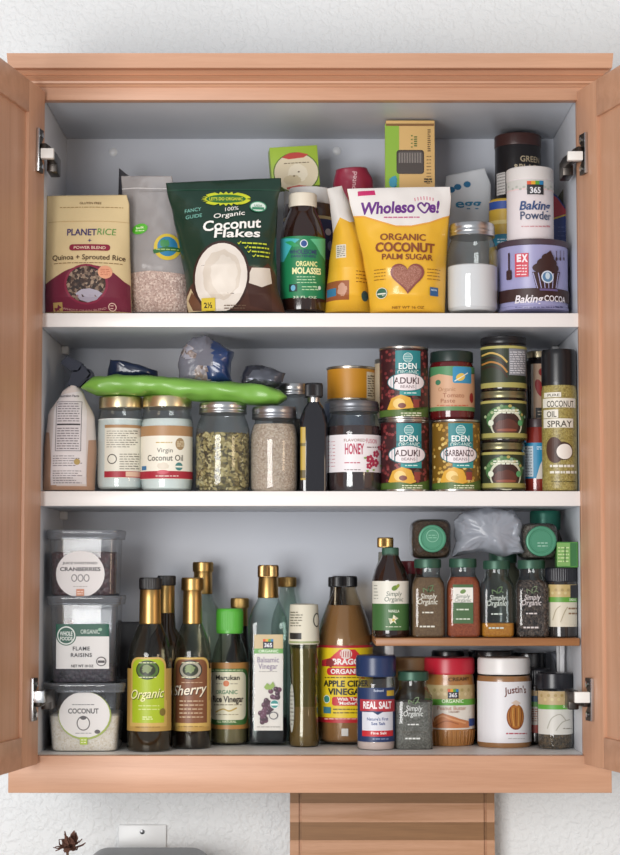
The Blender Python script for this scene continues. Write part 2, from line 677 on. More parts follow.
# crown moulding: profile swept along the front and returned along the ends
prof = [(.0, 2.3045), (.004, 2.3045), (.007, 2.3075), (.012, 2.308), (.013, 2.3115), (.009, 2.313), (.014, 2.3165), (.0185, 2.318), (.014, 2.3205),
        (.018, 2.3235), (.0235, 2.3255), (.019, 2.3275), (.026, 2.329), (.028, 2.3515), (.0, 2.3515)]
bm = bmesh.new()
rows = []
XE = .4435
for d, z in prof:
    rows.append([bm.verts.new(p) for p in ((-XE-d, .306, z), (-XE-d, -d, z), (XE+d, -d, z), (XE+d, .306, z))])
for a, b in zip(rows, rows[1:]):
    for i in range(3): bm.faces.new((a[i], a[i+1], b[i+1], b[i]))
bm.faces.new([r[0] for r in rows])
bm.faces.new([r[3] for r in rows][::-1])
bm.faces.new((rows[0][0], rows[0][3], rows[0][2], rows[0][1]))
bmesh.ops.recalc_face_normals(bm, faces=bm.faces[:])
bmesh.ops.translate(bm, verts=bm.verts[:], vec=(0, -.15, -1.21))
crown = new_obj('crown_moulding', bm, WOODX, cab, 25)
# screw covers on the back panel
for px, py in ((113, 152), (337, 151)):
    bm = bmesh.new()
    x, z = P(px, py, .3)
    lathe(bm, [(0, -.001), (.0075, -.001), (.0075, .001), (.005, .003), (0, .0035)], 20, 0, None,
          Matrix.Translation((x, .15, z - 1.21)) @ Matrix.Rotation(pi/2, 4, 'X'))
    new_obj('screw_cover', bm, M('dcdee2', .35), cab, 50)
# shelf support pins under the shelves at the side panels
for sx in (-1, 1):
    for z in (S1 - .0222, S2 - .0234):
        bm = bmesh.new()
        box(bm, sx*CX - .012*(sx > 0), sx*CX + .012*(sx < 0), .255, .272, z - .014, z - .0005, .002)
        bmesh.ops.translate(bm, verts=bm.verts[:], vec=(0, -.15, -1.21))
        new_obj('shelf_pin', bm, M('e6e6e6', .4), cab, 40)

def door(c, ang, hx, top, bot, tr=.05, wd=.43):
    """a framed door swung open about its hinge edge; local axes: s away from the hinge, t outward (away from the opening), z up"""
    a = R_(ang)
    d = Vector((c*sin(a), -cos(a), 0))
    n = Vector((c*cos(a), sin(a), 0))
    h = Vector((hx, -.012, 0)) - Vector((0, .15, 1.21))
    def loc(bm):
        for v in bm.verts: v.co = h + d*v.co.x + n*v.co.y + Vector((0, 0, v.co.z))
        bmesh.ops.recalc_face_normals(bm, faces=bm.faces[:])
    st, br = .073, .046
    bm = bmesh.new()
    box(bm, 0, st, 0, .019, bot, top, .0015, 0)
    box(bm, wd - st, wd, 0, .019, bot, top, .0015, 0)
    box(bm, st, wd - st, 0, .019, top - tr, top, .0012, 1)
    box(bm, st, wd - st, 0, .019, bot, bot + br, .0012, 1)
    loc(bm)
    dr = new_obj('door', bm, [WOODZ, WOODX], cab, 40)
    bm = bmesh.new()
    box(bm, st - .004, wd - st + .004, .005, .013, bot + br - .004, top - tr + .004, 0)
    loc(bm)
    new_obj('door_panel', bm, WOODZ, dr, 40)
    return dr, loc, d, n, h
WH = M('eceae4', .4)
def hinge(dr, c, d, n, h, z0, z1, stick, arm_end, pale):
    bm = bmesh.new()
    zm = (z0 + z1)/2
    zz = 1.21
    # base plate with two ears, cup, arm
    pts = [(.018, z0), (.040, z0), (.040, z1), (.018, z1), (.018, z1 - .012), (.026, z1 - .020), (.026, z0 + .020), (.018, z0 + .012)]
    lo = [bm.verts.new((x, -.0005, z)) for x, z in pts]
    hi = [bm.verts.new((x, -.0045, z)) for x, z in pts]
    bm.faces.new(lo)
    bm.faces.new(hi[::-1])
    k = len(pts)
    for i in range(k): bm.faces.new((lo[i], lo[(i+1) % k], hi[(i+1) % k], hi[i]))
    for f in bm.faces: f.material_index = 1
    box(bm, .0385, .0415, -.0055, -.0005, z0, z1, .0005, 0)
    lathe(bm, [(0, 0), (.004, 0), (.004, .002), (0, .0025)], 14, 0, None, Matrix.Translation((.026, -.0045, z0 + .009)) @ Matrix.Rotation(pi/2, 4, 'X'))
    lathe(bm, [(0, 0), (.004, 0), (.004, .002), (0, .0025)], 14, 0, None, Matrix.Translation((.026, -.0045, z1 - .009)) @ Matrix.Rotation(pi/2, 4, 'X'))
    box(bm, .012, .034, -.014, -.004, zm - .011, zm + .011, .002, 1)
    for v in bm.verts: v.co = h + d*v.co.x + n*v.co.y + Vector((0, 0, v.co.z))
    # arm over the edge of the frame into the cabinet
    off = Vector((0, .15, 1.21))
    A = h + d*.022 - n*.012 + Vector((0, 0, zm))
    B = Vector(arm_end) - off
    nb = len(bm.verts)
    for q0, q1, wz, th, mi in ((A, B, .017, .010, 1),):
        dv = (q1 - q0)
        l = dv.length
        q = dv.to_track_quat('X', 'Z').to_matrix().to_4x4()
        q.translation = q0
        st = len(bm.verts)
        bm.verts.ensure_lookup_table()
        box(bm, -.004, l, -th/2, th/2, -wz/2, wz/2, .002, mi)
        bm.verts.ensure_lookup_table()
        for v in bm.verts[st:]: v.co = q @ v.co
    # mounting block on the side of the frame
    st = len(bm.verts)
    box(bm, -.008, .008, -.018, .026, -.016, .013, .002, 1)
    bm.verts.ensure_lookup_table()
    for v in bm.verts[st:]: v.co = v.co + B + Vector((c*.004, .012, -.004))
    # white sticker block on the arm, facing the room
    x0, y0, x1, y1, Y = stick
    xa, za = P(x0, y1, Y)
    xb, zb = P(x1, y0, Y)
    st = len(bm.verts)
    box(bm, xa, xb, Y, Y + .012, za, zb, .001, pale)
    bm.verts.ensure_lookup_table()
    for v in bm.verts[st:]: v.co = v.co - off
    bmesh.ops.recalc_face_normals(bm, faces=bm.faces[:])
    return new_obj('hinge', bm, [CHROME, DARKMETAL, WH], dr, 35)
for c, ang, hx in ((-1, 11, -.4130), (1, 15, .4162)):
    dr, loc, d, n, h = door(c, ang, hx, 2.295, 1.2565, .05 if c < 0 else .057)
    if c < 0:
        hinge(dr, c, d, n, h, 2.161, 2.228, (40.5, 148, 53.5, 158, -.052), (-.4, .012, 2.192), 2)
        hinge(dr, c, d, n, h, 1.324, 1.388, (31.5, 691, 44.5, 703, -.052), (-.4, .012, 1.357), 0)
    else:
        hinge(dr, c, d, n, h, 2.158, 2.221, (568, 151, 583, 160, -.052), (.4, .012, 2.186), 2)
        hinge(dr, c, d, n, h, 1.324, 1.388, (575, 692, 590, 703, -.052), (.4, .012, 1.357), 2)

# ------------------------------------------------------------------ below the cabinet
t = thing('cutting_board', 'striped wooden cutting board standing against the wall below the cabinet', 'cutting board', (PX(392, 825, .27), .27, .78))
ZB = .78
x0, x1 = PX(290, 825, .27) - t.location.x, PX(494, 825, .27) - t.location.x
ys = [1.2045]
for y in (803, 822, 840): ys.append(PZ(392, y, .262))
step = [.034, .030, .036, .028, .034, .030, .036, .03, .034, .03]
while ys[-1] > ZB + .05: ys.append(ys[-1] - step[len(ys) % 10])
ys.append(ZB)
wa = wood('oak_strip', 'd0a080', 'b0805a', 'X', 1.6, .5)
wb = wood('walnut_strip', '9a6f46', '7f5833', 'X', 1.0, .5)
gxl, gxr = PX(300, 825, .27) - t.location.x, PX(485, 825, .27) - t.location.x
bm = bmesh.new()
for i, (zt, zb) in enumerate(zip(ys, ys[1:])):
    mi = 1 if i % 2 == 0 else 0
    for xa, xb, yf in ((x0, gxl-.002, -.011), (gxl-.002, gxl+.003, -.007), (gxl+.003, gxr-.003, -.011), (gxr-.003, gxr+.002, -.007), (gxr+.002, x1, -.011)):
        box(bm, xa, xb, yf, .011, zb - ZB, zt - ZB, 0, mi)
new_obj('board', bm, [wa, wb], t)

xa, xb = PX(78, 850, .1), PX(208, 850, .1)
zt = PZ(140, 853, .16)
t = thing('countertop_appliance', 'grey metal countertop appliance with a rounded top edge under the cabinet', 'appliance', ((xa+xb)/2, .15, .78))
hw = (xb - xa)/2
bm = bmesh.new()
pts = []
H = zt - .78
rr = .035
for (cx, cz, a0) in ((hw-rr, .02, -90), (hw-rr, H-rr, 0), (-hw+rr, H-rr, 90), (-hw+rr, .02, 180)):
    q = rr if cz > .1 else .012
    for k in range(9):
        a = R_(a0 + 90*k/8)
        pts.append((cx + (rr-q)*(1 if cx > 0 else -1) + q*cos(a), cz + q*sin(a)))
fr = [bm.verts.new((x, -.07, z)) for x, z in pts]
bk = [bm.verts.new((x, .09, z)) for x, z in pts]
bm.faces.new(fr)
bm.faces.new(bk[::-1])
for i in range(len(pts)):
    j = (i+1) % len(pts)
    bm.faces.new((fr[i], bk[i], bk[j], fr[j]))
bmesh.ops.recalc_face_normals(bm, faces=bm.faces[:])
bmesh.ops.bevel(bm, geom=[e for e in bm.edges if abs(e.verts[0].co.y - e.verts[1].co.y) < 1e-6], offset=.006, segments=2, affect='EDGES')
bmesh.ops.translate(bm, verts=bm.verts[:], vec=(0, 0, -min(v.co.z for v in bm.verts) + .006))
new_obj('housing', bm, M('77797d', .38, .6), t, 40)
bx('base', t, M('2c2c2e', .5), -hw+.008, hw-.008, -.06, .08, 0, .007)

x, z = P(142.5, 840, .308)
t = thing('jack_plate', 'white wall plate with one screw on the wall behind the grey appliance', 'wall plate', (x, .309, PZ(142, 863, .308)))
xa, xb = PX(118.5, 840, .308) - x, PX(166.5, 840, .308) - x
zt = PZ(142, 824.5, .308) - t.location.z
bx('plate', t, M('eeefef', .35), xa, xb, -.006, -.0004, 0, zt, .002)
bm = bmesh.new()
lathe(bm, [(0, 0), (.0042, 0), (.0038, .002), (0, .003)], 16, 0, None, Matrix.Translation((0, -.0058, PZ(142, 832, .302) - t.location.z)) @ Matrix.Rotation(pi/2, 4, 'X'))
new_obj('screw', bm, M('6b6b6d', .3, 1), t, 40)

# dried flower in a small vase beside the appliance
x, z = P(68, 850, .06)
t = thing('dried_flower', 'dried brown flower head rising beside the grey appliance', 'flower', (x, .06, .78))
bm = bmesh.new()
lathe(bm, [(0, 0), (.026, 0), (.032, .03), (.028, .07), (.014, .10), (.013, .13), (.016, .14), (.011, .138), (0, .05)], 32)
new_obj('vase', bm, M('8a8f94', .3), t, 40)
rnd = random.Random(5)
Hs = z - .776
bm = bmesh.new()
tube(bm, [(0, 0, .06), (.002, 0, .18), (-.001, .001, Hs)], .0022)
new_obj('stem', bm, M('5d4632', .8), t, 60)
bm = bmesh.new()
for k in range(34):
    a, e = rnd.uniform(0, 2*pi), rnd.uniform(-.3, 1.3)
    dv = Vector((cos(a)*cos(e), sin(a)*cos(e), sin(e)))
    l = rnd.uniform(.014, .028)
    sd = dv.cross(Vector((0, 0, 1))).normalized()
    up = sd.cross(dv)
    c0 = Vector((rnd.uniform(-.004, .004) + .002, 0, Hs - .004 + rnd.uniform(0, .006)))
    rows = []
    for i in range(5):
        f = i/4
        wd = .006*sin(pi*(.15 + .8*f))
        mid = c0 + dv*l*f + up*(.006*f*f*rnd.uniform(-1, 1))
        rows.append([bm.verts.new(mid - sd*wd), bm.verts.new(mid + up*.0015), bm.verts.new(mid + sd*wd)])
    for a1, b1 in zip(rows, rows[1:]):
        for i in range(2): bm.faces.new((a1[i], a1[i+1], b1[i+1], b1[i]))
new_obj('petals', bm, M('6e4a3c', .8), t, 60)

# ------------------------------------------------------------------ shared materials
GL = glass('f4f8f8', edge='9aa3a5', haze=.02, hazecol='e3e8ea')
GLG = glass('dfeee6', edge='6f8f84')
SILVER = M('c6c8ca', .28, 1)
GOLD = M('ddcfac', .3, 1)
BRASS = M('b3935c', .36, 1)
BLACKP = M('18181b', .35)
GREENCAP = M('375c4b', .4, .3)
def rid(n=56): return (2, .0007)

def mason_lid(it, x, y0, y1, mat=None, disc=None):
    """two-piece screw lid: x half width in pixels, from y0 (top) to y1"""
    k = it.k
    z0, z1 = it.z(y1), it.z(y0)
    h = z1 - z0
    r = x/k
    it.spin('lid', [(r*.97, z0), (r, z0 + .0008), (r, z0 + h*.15), (r*.985, z0 + h*.2), (r*.985, z0 + h*.32), (r, z0 + h*.38), (r*.985, z0 + h*.46), (r*.985, z0 + h*.58),
                    (r*.995, z0 + h*.66), (r*.985, z0 + h*.8), (r*.96, z0 + h*.97), (r*.93, z1), (r*.86, z1), (r*.84, z1 - .0006), (0, z1 - .0006)], mat or SILVER, raw=True, n=64)
def screw_lid(it, x, y0, y1, mat, knurl=None, name='lid', top=.94):
    z0, z1 = it.z(y1), it.z(y0)
    h = z1 - z0
    r = x/it.k
    it.spin(name, [(r*.98, z0, 2, 0), (r, z0 + h*.06, 2, 0), (r, z0 + h*.1, 2, 1), (r, z0 + h*.85, 2, 1), (r*.985, z0 + h*.95, 2, 0), (r*top, z1, 2, 0), (0, z1, 2, 0)], mat, raw=True, n=96 if knurl else 56, knurl=knurl)
def glass_body(it, prof, mat, part='jar', n=56):
    return it.spin(part, prof, mat, n=n, cap=True)

# ================================================================== SHELF 1 (top)
# quinoa and rice pouch
p = Pouch('rice_pouch', 'tan and maroon stand-up pouch of quinoa and sprouted rice, first on the top shelf', 'food pouch',
          [(47, 196), (46, 230), (44.5, 270), (44, 313)], [(127, 195), (129.5, 205), (130, 250), (131, 285), (131.5, 313)], .03, S1, .075, seed=2, wr=.0014)
p.body('bag', M('e2cc9c', .5))
a = p.art(3)
a.poly([(40, 284), (52, 278), (66, 271), (80, 266), (90, 265), (102, 267), (114, 273), (124, 281), (135, 286), (135, 320), (40, 320)], '74203a')
a.text('GLUTEN FREE', 89, 200.5, 2.4, '6b4a2c', 22, .01)
a.lines(58, 122, 203.5, 206.5, 1, '9c7e4e', .7)
a.rect(46, 219.6, 130, 220.1, 'c4a877')
a.text('PLANET', 81, 231, 7, '40306a', 30, .02)
a.text('RICE', 106, 230.5, 7, '5e9a4a', 19, .0, .1)
a.star(89.5, 240, .7, 2.2, 4, '40306a')
a.rrect(69, 244, 110, 250.5, 3, '8e1f3c')
a.text('POWER BLEND', 89.5, 247.3, 3, 'f0dcc0', 32, .01)
a.text('Quinoa + Sprouted Rice', 88, 257, 5.4, '4f3520', 73, .012)
a.lines(53, 122, 261.5, 265, 1, '80613c', .7)
a.ell(86.5, 284.5, 22, 20, '8a2844')
a.ell(86.5, 284.5, 19.5, 18, speck('mixed_grain', ['2b1f1c', '4a3328', 'a58f7a', '3a2a24'], 240))
a.poly([(76, 294), (82, 290), (90, 289), (98, 291), (103, 294), (97, 300), (88, 302.5), (80, 300)], 'a9a3b2')
a.ell(105.5, 272.5, 7, 6.6, 'e8a583')
a.lines(101, 110, 269, 276, 4, 'c06a50', .6)
a.text('WHOLE GRAIN BLEND', 84, 307.5, 2, 'd9a9a0', 44, 0, 0, 0, -2.5)
a.rect(52, 302, 62, 312, 'b99a5c')
a.star(57, 308, 1, 4, 5, '74203a')
a.ring(112, 306.5, 4, 4, .8, 'e9c9b5', '74203a')
a.lines(110, 114, 304, 309, 2, 'e9c9b5', .7)
a.build('printed_front', p.root, p.mapper if hasattr(p, 'mapper') else a.mapper, .004, .004)

# dark bag behind
p = Pouch('dark_bag', 'dark grey bag corner showing behind the tan pouch on the top shelf', 'food bag',
          [(119, 168), (117, 230), (114, 318)], [(124, 172), (148, 186), (168, 230), (172, 318)], .16, S1, .05, seed=5)
p.body('bag', M('3c3c42', .35))

# clear bulk bag
p = Pouch('bulk_grain_bag', 'clear zip bag of pinkish grain with a round blue and yellow sticker', 'food bag',
          [(121, 176), (122, 190), (124, 240), (127, 285), (130, 313)], [(172, 176), (176, 200), (184, 240), (190, 280), (192, 313)], .075, S1, .055, seed=11, wr=.003)
p.body('bag', film('c6c0be', .5, .2))
a = p.art(3)
a.poly([(110, 274), (150, 271), (200, 275), (200, 320), (110, 320)], speck('pink_grain', ['b0968c', 'c7afa3', '9c8177', 'd6c2b6'], 420))
a.build('grain', p.root, a.mapper, .005, .005, off=.0002)
a = p.art(3)
a.rect(118, 186, 180, 186.9, 'd6d2d0')
a.rect(118, 189, 180, 189.7, '8f8a88')
a.build('zip_closure', p.root, a.mapper, .005, .005)
a = p.art(3)
a.ell(139.5, 228.5, 8, 5.2, '55b52c', rot=.25)
a.text('bulk', 139.5, 227, 2.6, 'e8f4c8', 8, .02, 0, .1)
a.lines(135, 144, 229, 231.5, 1, 'e8f4c8', .8)
a.build('oval_sticker', p.root, a.mapper, .0025, .0025, off=.0012, step=.0001)
a = p.art(3)
a.ell(167.5, 247, 13.5, 13.5, 'd3b93c')
a.ell(167.5, 246.5, 10, 10, '2f7fa8')
a.ell(165, 243, 4.5, 4, '3f8a52', wob=.3)
a.poly([(153, 250), (166, 246.5), (182, 247.5), (182, 251.5), (168, 251), (154, 254)], '2c6a35')
a.lines(156, 179, 248, 251, 1, 'a9c87a', .9)
a.build('round_sticker', p.root, a.mapper, .0025, .0025, off=.0012, step=.0001)

# coconut flakes pouch
p = Pouch('coconut_flakes_pouch', 'dark green stand-up pouch of coconut flakes with a halved coconut pictured', 'food pouch',
          [(166, 183), (167, 192), (173, 215), (180, 250), (186, 285), (187, 313)], [(281, 178), (281.5, 186), (278, 200), (276, 250), (277, 285), (285, 313)], .03, S1, .085, seed=21, wr=.0028)
p.body('bag', M('123326', .3, coat=.3))
a = p.art(3)
a.rect(160, 186, 290, 187, '1d4635')
a.poly([(178, 300), (190, 284), (206, 268), (244, 266), (262, 268), (268, 262), (290, 290), (290, 320), (178, 320)], '4a2b22')
a.poly([(247, 280), (252, 268), (270, 267), (272, 282), (262, 287), (250, 286)], 'd9d0c4')
a.poly([(247, 283), (262, 287), (271, 283), (272, 310), (250, 305)], '3f231d')
a.poly([(184, 298), (190, 287), (196, 300), (206, 311), (188, 313)], 'c9b58e')
a.poly([(187, 299), (191, 291), (200, 303), (208, 310), (192, 309)], '6b4630')
a.ell(221, 277, 28.5, 36.5, '38201b', rot=-.1)
a.ell(221, 277, 26.2, 34, 'e2dad0', rot=-.1)
a.ell(222, 275, 19, 25, 'd3c8ba', wob=.05, rot=-.1)
a.ell(224, 276, 13, 19, 'dcd3c7', wob=.12)
a.burst(225.5, 196.5, 20, 5.4, 25, 7.6, 26, 'c9cf2a')
a.ell(225.5, 196.5, 20, 4.6, '2f6b2e')
a.text("LET'S DO ORGANIC", 225.5, 196.5, 3.2, 'd8d83a', 34, .02)
a.text('FANCY', 192, 208, 3.8, '7fc0b0', 17, .0, .1, .12)
a.text('GUIDE', 193, 214.5, 3.8, '7fc0b0', 17, .0, .1, .12)
a.text('100%', 231, 207, 4, 'f2efe8', 15, .0, .15, .1)
a.text('Organic', 229, 213, 5, 'f2efe8', 32, .01, .15, .12)
a.text('Coconut', 231.5, 223, 10.5, 'f6f3ee', 58, .022, .12, .08)
a.text('Flakes', 237, 232.5, 8.5, 'f6f3ee', 47, .02, .12, .03)
a.ell(258, 204.5, 8.5, 5.6, '3f8a68')
a.ell(258, 204.5, 7.4, 4.6, 'd8e8de')
a.text('USDA', 258, 203.5, 2.2, '2f6b4e', 8, .02)
a.rect(252, 205, 264, 207.6, '3f8a68')
for k, (x0, x1) in enumerate(((239, 268), (246, 269), (249, 270), (254, 269))):
    y = 243 + k*4.3
    a.stroke([(x0-1, y), (x0, y+1.2), (x0+2, y-1.6)], .8, 'c9d43a')
    a.lines(x0+3, x1, y-1.2, y+1.2, 1, 'c9d43a', 1.5)
a.rect(201, 298, 215, 310, 'd7bf3c')
a.text('2½', 208, 304.5, 5, '2c2416', 9, .03)
a.lines(224, 246, 304, 309, 2, '6b5646', .9)
a.build('printed_front', p.root, a.mapper, .0025, .0025, step=.00009)

# molasses bottle
it = Item('molasses_bottle', 'dark brown molasses bottle with cream cap and green label', 'bottle', 280, 325.5, 270, .085, S1)
it.spin('bottle', [(21, 313.5), (22.5, 312), (22.7, 308), (22.7, 240), (21.5, 232), (18.5, 222), (14.5, 214), (13, 210), (13, 204)], M('2a1712', .12, coat=.6))
screw_lid(it, 14, 194.5, 208, M('e7ddca', .45), (2, .0004), 'cap')
a = it.art_cyl(it.r, 4)
a.rect(280.5, 239, 325, 300, '1d7f4f')
a.poly([(280.5, 262), (280.5, 239), (300, 239), (292, 246), (288, 254), (284, 262)], '45b3b8')
a.poly([(325, 262), (325, 239), (310, 239), (316, 246), (320, 254)], '5cb98a')
a.poly([(285, 242), (292, 241), (300, 246), (294, 247)], '2c9a5a')
a.ell(304, 243.5, 3.8, 4, 'e7eef4')
a.ell(304, 243.5, 3, 3.2, '2c4f90')
a.text('WHOLESOME', 303.5, 251.5, 4.4, '22345f', 28, .03)
a.text('SWEETENERS', 303.5, 256, 2.4, '22345f', 26, .02)
a.text('ORGANIC', 307, 263.5, 5, 'e9e9a0', 22, .03)
a.text('MOLASSES', 307.5, 270.5, 6.2, 'f1eeb4', 31, .04)
a.lines(297, 316, 275.5, 284, 3, 'b9dcae', .8)
a.rect(289.5, 284, 297.5, 292, '16332a')
a.ell(293.5, 288, 2.4, 3, '6fb4d0')
a.ell(319, 288, 2, 2, 'e0eedd')
a.lines(302, 318, 285.5, 291, 2, 'b9dcae', .8)
a.text('32 FL OZ', 305, 297, 2.2, 'd9ecd0', 24, .01)
a.build('label', it.root, a.mapper)

# big jar behind with white lid
it = Item('white_lidded_jar', 'large jar of brown spread with white lid behind the molasses bottle', 'jar', 283, 336, 250, .165, S1)
it.spin('jar', [(24, 320), (26.2, 316), (26.5, 214), (25, 206), (24, 204)], M('4a3328', .15, coat=.4))
screw_lid(it, 25.5, 191, 207, M('e9e8e6', .4), (2, .0004))
a = it.art_cyl(it.r, 4)
a.rect(283.5, 219, 335.5, 262, '2c3a68')
a.rect(283.5, 219, 335.5, 222, 'c9b98a')
a.ell(328, 232, 4, 3.4, 'd8d8e4')
a.ell(330, 246, 4, 5, '8f9cc0')
a.build('label', it.root, a.mapper)
jar_top = it.top

# green box on that jar
x, _ = P(295.5, 170, .20)
t = thing('tea_box', 'small lime green box with a round cream picture, on top of the white lidded jar', 'box', (x, .205, jar_top), (0, -.075, .08))
hw = (PX(321, 170, .185) - PX(270, 170, .185))/2 - .0025
hh = PZ(295, 148, .185) - jar_top + .003
bx('carton', t, M('9dbb3d', .45), -hw, hw, -.02, .02, .003, hh, .0008)
a = Art(lambda px, py: (PX(px, py, .185) - x, PZ(px, py, .185) - jar_top), 600, 4)
a.mapper = lambda u, v, o: (u, -.02 - o, v)
a.ell(296.5, 172.5, 23, 20.5, '4f6a22')
a.ell(296.5, 172.5, 22, 19.5, 'd9cdb0')
a.poly([(283, 157), (290, 153), (300, 152.4), (310, 155), (305, 158), (290, 159)], 'b8413a')
a.ell(298, 173, 10, 9, 'e6ddc6', wob=.06)
a.ell(292, 180, 9, 5, 'cdbf9d', wob=.1)
a.lines(285, 310, 161, 165, 1, '6b5a3c', .8)
a.ell(299, 172, 1, .8, '5a4228')
a.ell(294, 176, 1, .7, '5a4228')
a.poly([(286, 187), (298, 185.2), (309, 187), (309, 189), (286, 189)], 'c1564a')
a.build('printed_front', t, a.mapper)

# red bag
p = Pouch('red_bag', 'crimson bag in clear wrap with white lettering, behind the two yellow sugar pouches', 'food bag',
          [(336, 170), (333, 185), (334, 220), (342, 316)], [(367, 168), (373, 180), (376, 220), (378, 316)], .20, S1, .06, seed=31, wr=.004, topf=.5)
p.body('bag', M('9a2c46', .3, coat=.5))
a = p.art(2)
a.text('sprouted', 353, 185, 5, 'e3b9bd', 30, .01, 0, 1.45)
a.build('printed_front', p.root, a.mapper, .005, .005)

# noodle box
it = Item('noodle_box', 'tall kraft and lime green noodle box with a dark window, behind the sugar pouches', 'box', 385.5, 434, 200, .15, S1, flat=.05)
hw, H = it.r, it.z(124)
bx('carton', it.root, M('d9b374', .55), -hw, hw, -.025, .025, 0, H, .0008)
a = it.art_flat(-.025, 5)
a.rect(385.5, 124, 399, 300, '8db63c')
a.rect(386, 123.6, 434, 126, '7f5a30')
a.rrect(396.5, 150, 424, 174, 3, '3a2f2a')
a.rrect(398, 151.5, 422.5, 172.5, 3, '5a5350')
for k in range(9): a.rect(399 + 2.6*k, 153, 400 + 2.6*k, 172, '8a827c')
a.rrect(397, 163, 423, 174, 3, '4a423e')
a.lines(414, 417, 136, 147, 5, '4f6a30', 1.2)
a.lines(411, 412.5, 134, 149, 4, '5c7a38', 1.2)
a.lines(427.5, 430.5, 129, 152, 11, '6d5433', 1.1)
a.lines(426.5, 431, 155, 185, 9, '7a5e38', .8)
a.ell(393, 182, 4, 6, '3f9ab5', wob=.2)
a.lines(424, 432, 178, 183, 2, '3a2f1c', 1.4)
a.build('printed_front', it.root, a.mapper)

# sugar pouches
YEL = M('edb834', .35, coat=.35)
p = Pouch('sugar_pouch', 'yellow and white pouch turned sideways behind the front coconut sugar pouch', 'food pouch',
          [(327, 189), (330, 205), (333, 235), (329, 265), (326, 295), (325, 313)], [(342, 186), (352, 210), (366, 245), (372, 280), (374, 313)], .075, S1, .085, group=None, seed=42, wr=.002, rot=.0)
p.body('bag', YEL)
a = p.art(4)
a.rect(300, 170, 400, 330, YEL)
a.poly([(320, 180), (345, 180), (356, 219), (350, 221), (340, 216), (337, 222), (333, 230), (320, 214)], 'e7e2dc')
a.rect(336, 244, 346, 258, 'e4dccb')
a.lines(337, 345, 245, 257, 6, '5b5248', .7)
a.rect(324, 281, 349, 300, '9c5a34')
a.rect(327, 288, 336, 296, '3f7fa6')
a.ell(342, 290, 4.5, 6, 'c99a82', wob=.2)
a.lines(356, 368, 270, 284, 4, '8a5a1e', .8)
a.ell(365, 296, 3.5, 5, '3c5a5c')
a.build('printed_front', p.root, a.mapper, .0025, .0025, step=.00009)
p = Pouch('sugar_pouch', 'yellow and white coconut palm sugar pouch with a heart shaped window', 'food pouch',
          [(347, 189), (349, 200), (355, 225), (363, 260), (368, 290), (370, 313)], [(450, 187), (451, 198), (448, 235), (446, 275), (445, 313)], .03, S1, .08, seed=41, wr=.0024)
p.body('bag', YEL)
a = p.art(5)
a.poly([(340, 180), (456, 180), (456, 212), (444, 216), (430, 222), (412, 226), (396, 226), (380, 221), (364, 215), (352, 214), (340, 214)], 'e9a94a')
a.poly([(340, 180), (456, 180), (456, 210.5), (444, 214.5), (430, 220.5), (412, 224.5), (396, 224.5), (380, 219.5), (364, 213.5), (352, 212.5), (340, 212)], 'ece7e2')
a.poly([(358, 188), (375, 187), (376, 192), (358, 193)], 'c92d6a')
PU = '6b2f86'
a.text('Wholeso', 388.5, 205, 12.5, PU, 54, .035, .12, .03)
a.curve([(425.5, 204), (422, 200.5), (418.6, 203.5), (421, 208), (425.5, 211), (429.5, 206), (430, 202), (427, 200.8), (425.5, 204)], 1.8, PU)
a.text('e!', 435.5, 204, 12.5, PU, 11, .035, .12)
for k in range(7): a.stroke([(416 + 3*k, 198.5 - 1.4*sin(k*.5)), (415.5 + 3.1*k, 195.5 - 1.8*sin(k*.5))], .7, 'd24a74')
a.lines(384, 420, 214.5, 217.5, 1, 'c65a86', 1.2)
BR = '8a4a2a'
a.text('ORGANIC', 403, 236.5, 7, BR, 46, .02, 0, -.02)
a.text('COCONUT', 405, 247, 9.5, BR, 59, .035, 0, -.02)
a.text('PALM SUGAR', 407, 257, 6, BR, 51, .02, 0, -.02)
hp = []
for k in range(40):
    tt = 2*pi*k/40
    hp.append((407 + 17*(sin(tt)**3), 277 - 1.05*(13*cos(tt) - 5*cos(2*tt) - 2*cos(3*tt) - cos(4*tt))))
a.poly(hp, '8a4a44')
a.poly([(407 + (x-407)*.86, 277 + (y-277)*.86) for x, y in hp], speck('brown_sugar', ['a06a58', '8f5b4b', 'b58070'], 900, .7, .1))
a.lines(374, 385, 268, 281, 4, '9a6a20', .8)
a.lines(427, 441, 268, 281, 4, '9a6a20', .8)
a.ell(381.5, 293, 5.4, 5.4, 'e9e6d6')
a.ell(381.5, 293, 4.8, 4.8, '3a6a52')
a.rect(377.5, 293, 385.5, 294.4, 'e9e6d6')
a.rect(430, 287.5, 438.5, 296, '2a5f93')
a.text('NON', 434, 290, 2, 'cfe0ee', 6, .02)
a.text('NET WT 16 OZ', 408, 307, 2.4, '8a5a1e', 32, .01)
a.build('printed_front', p.root, a.mapper, .0025, .0025, step=.00009)

# egg replacer bag
p = Pouch('egg_bag', 'clear bag printed with blue dots and the word egg, behind the white powder jar', 'food bag',
          [(446, 176), (443, 200), (440, 240), (440, 317)], [(485, 168), (491, 185), (491, 240), (490, 317)], .23, S1, .05, seed=51, wr=.002)
p.body('bag', film('e9ecf0', .75, .2))
a = p.art(6)
for x, y in ((452, 188), (458.3, 185.3), (467.8, 182.8)): a.ell(x, y, 3.6, 3.2, '1f6a95')
a.text('egg', 468.5, 202, 9.5, '2a7ba0', 26, .02)
a.build('print', p.root, a.mapper, .005, .005)

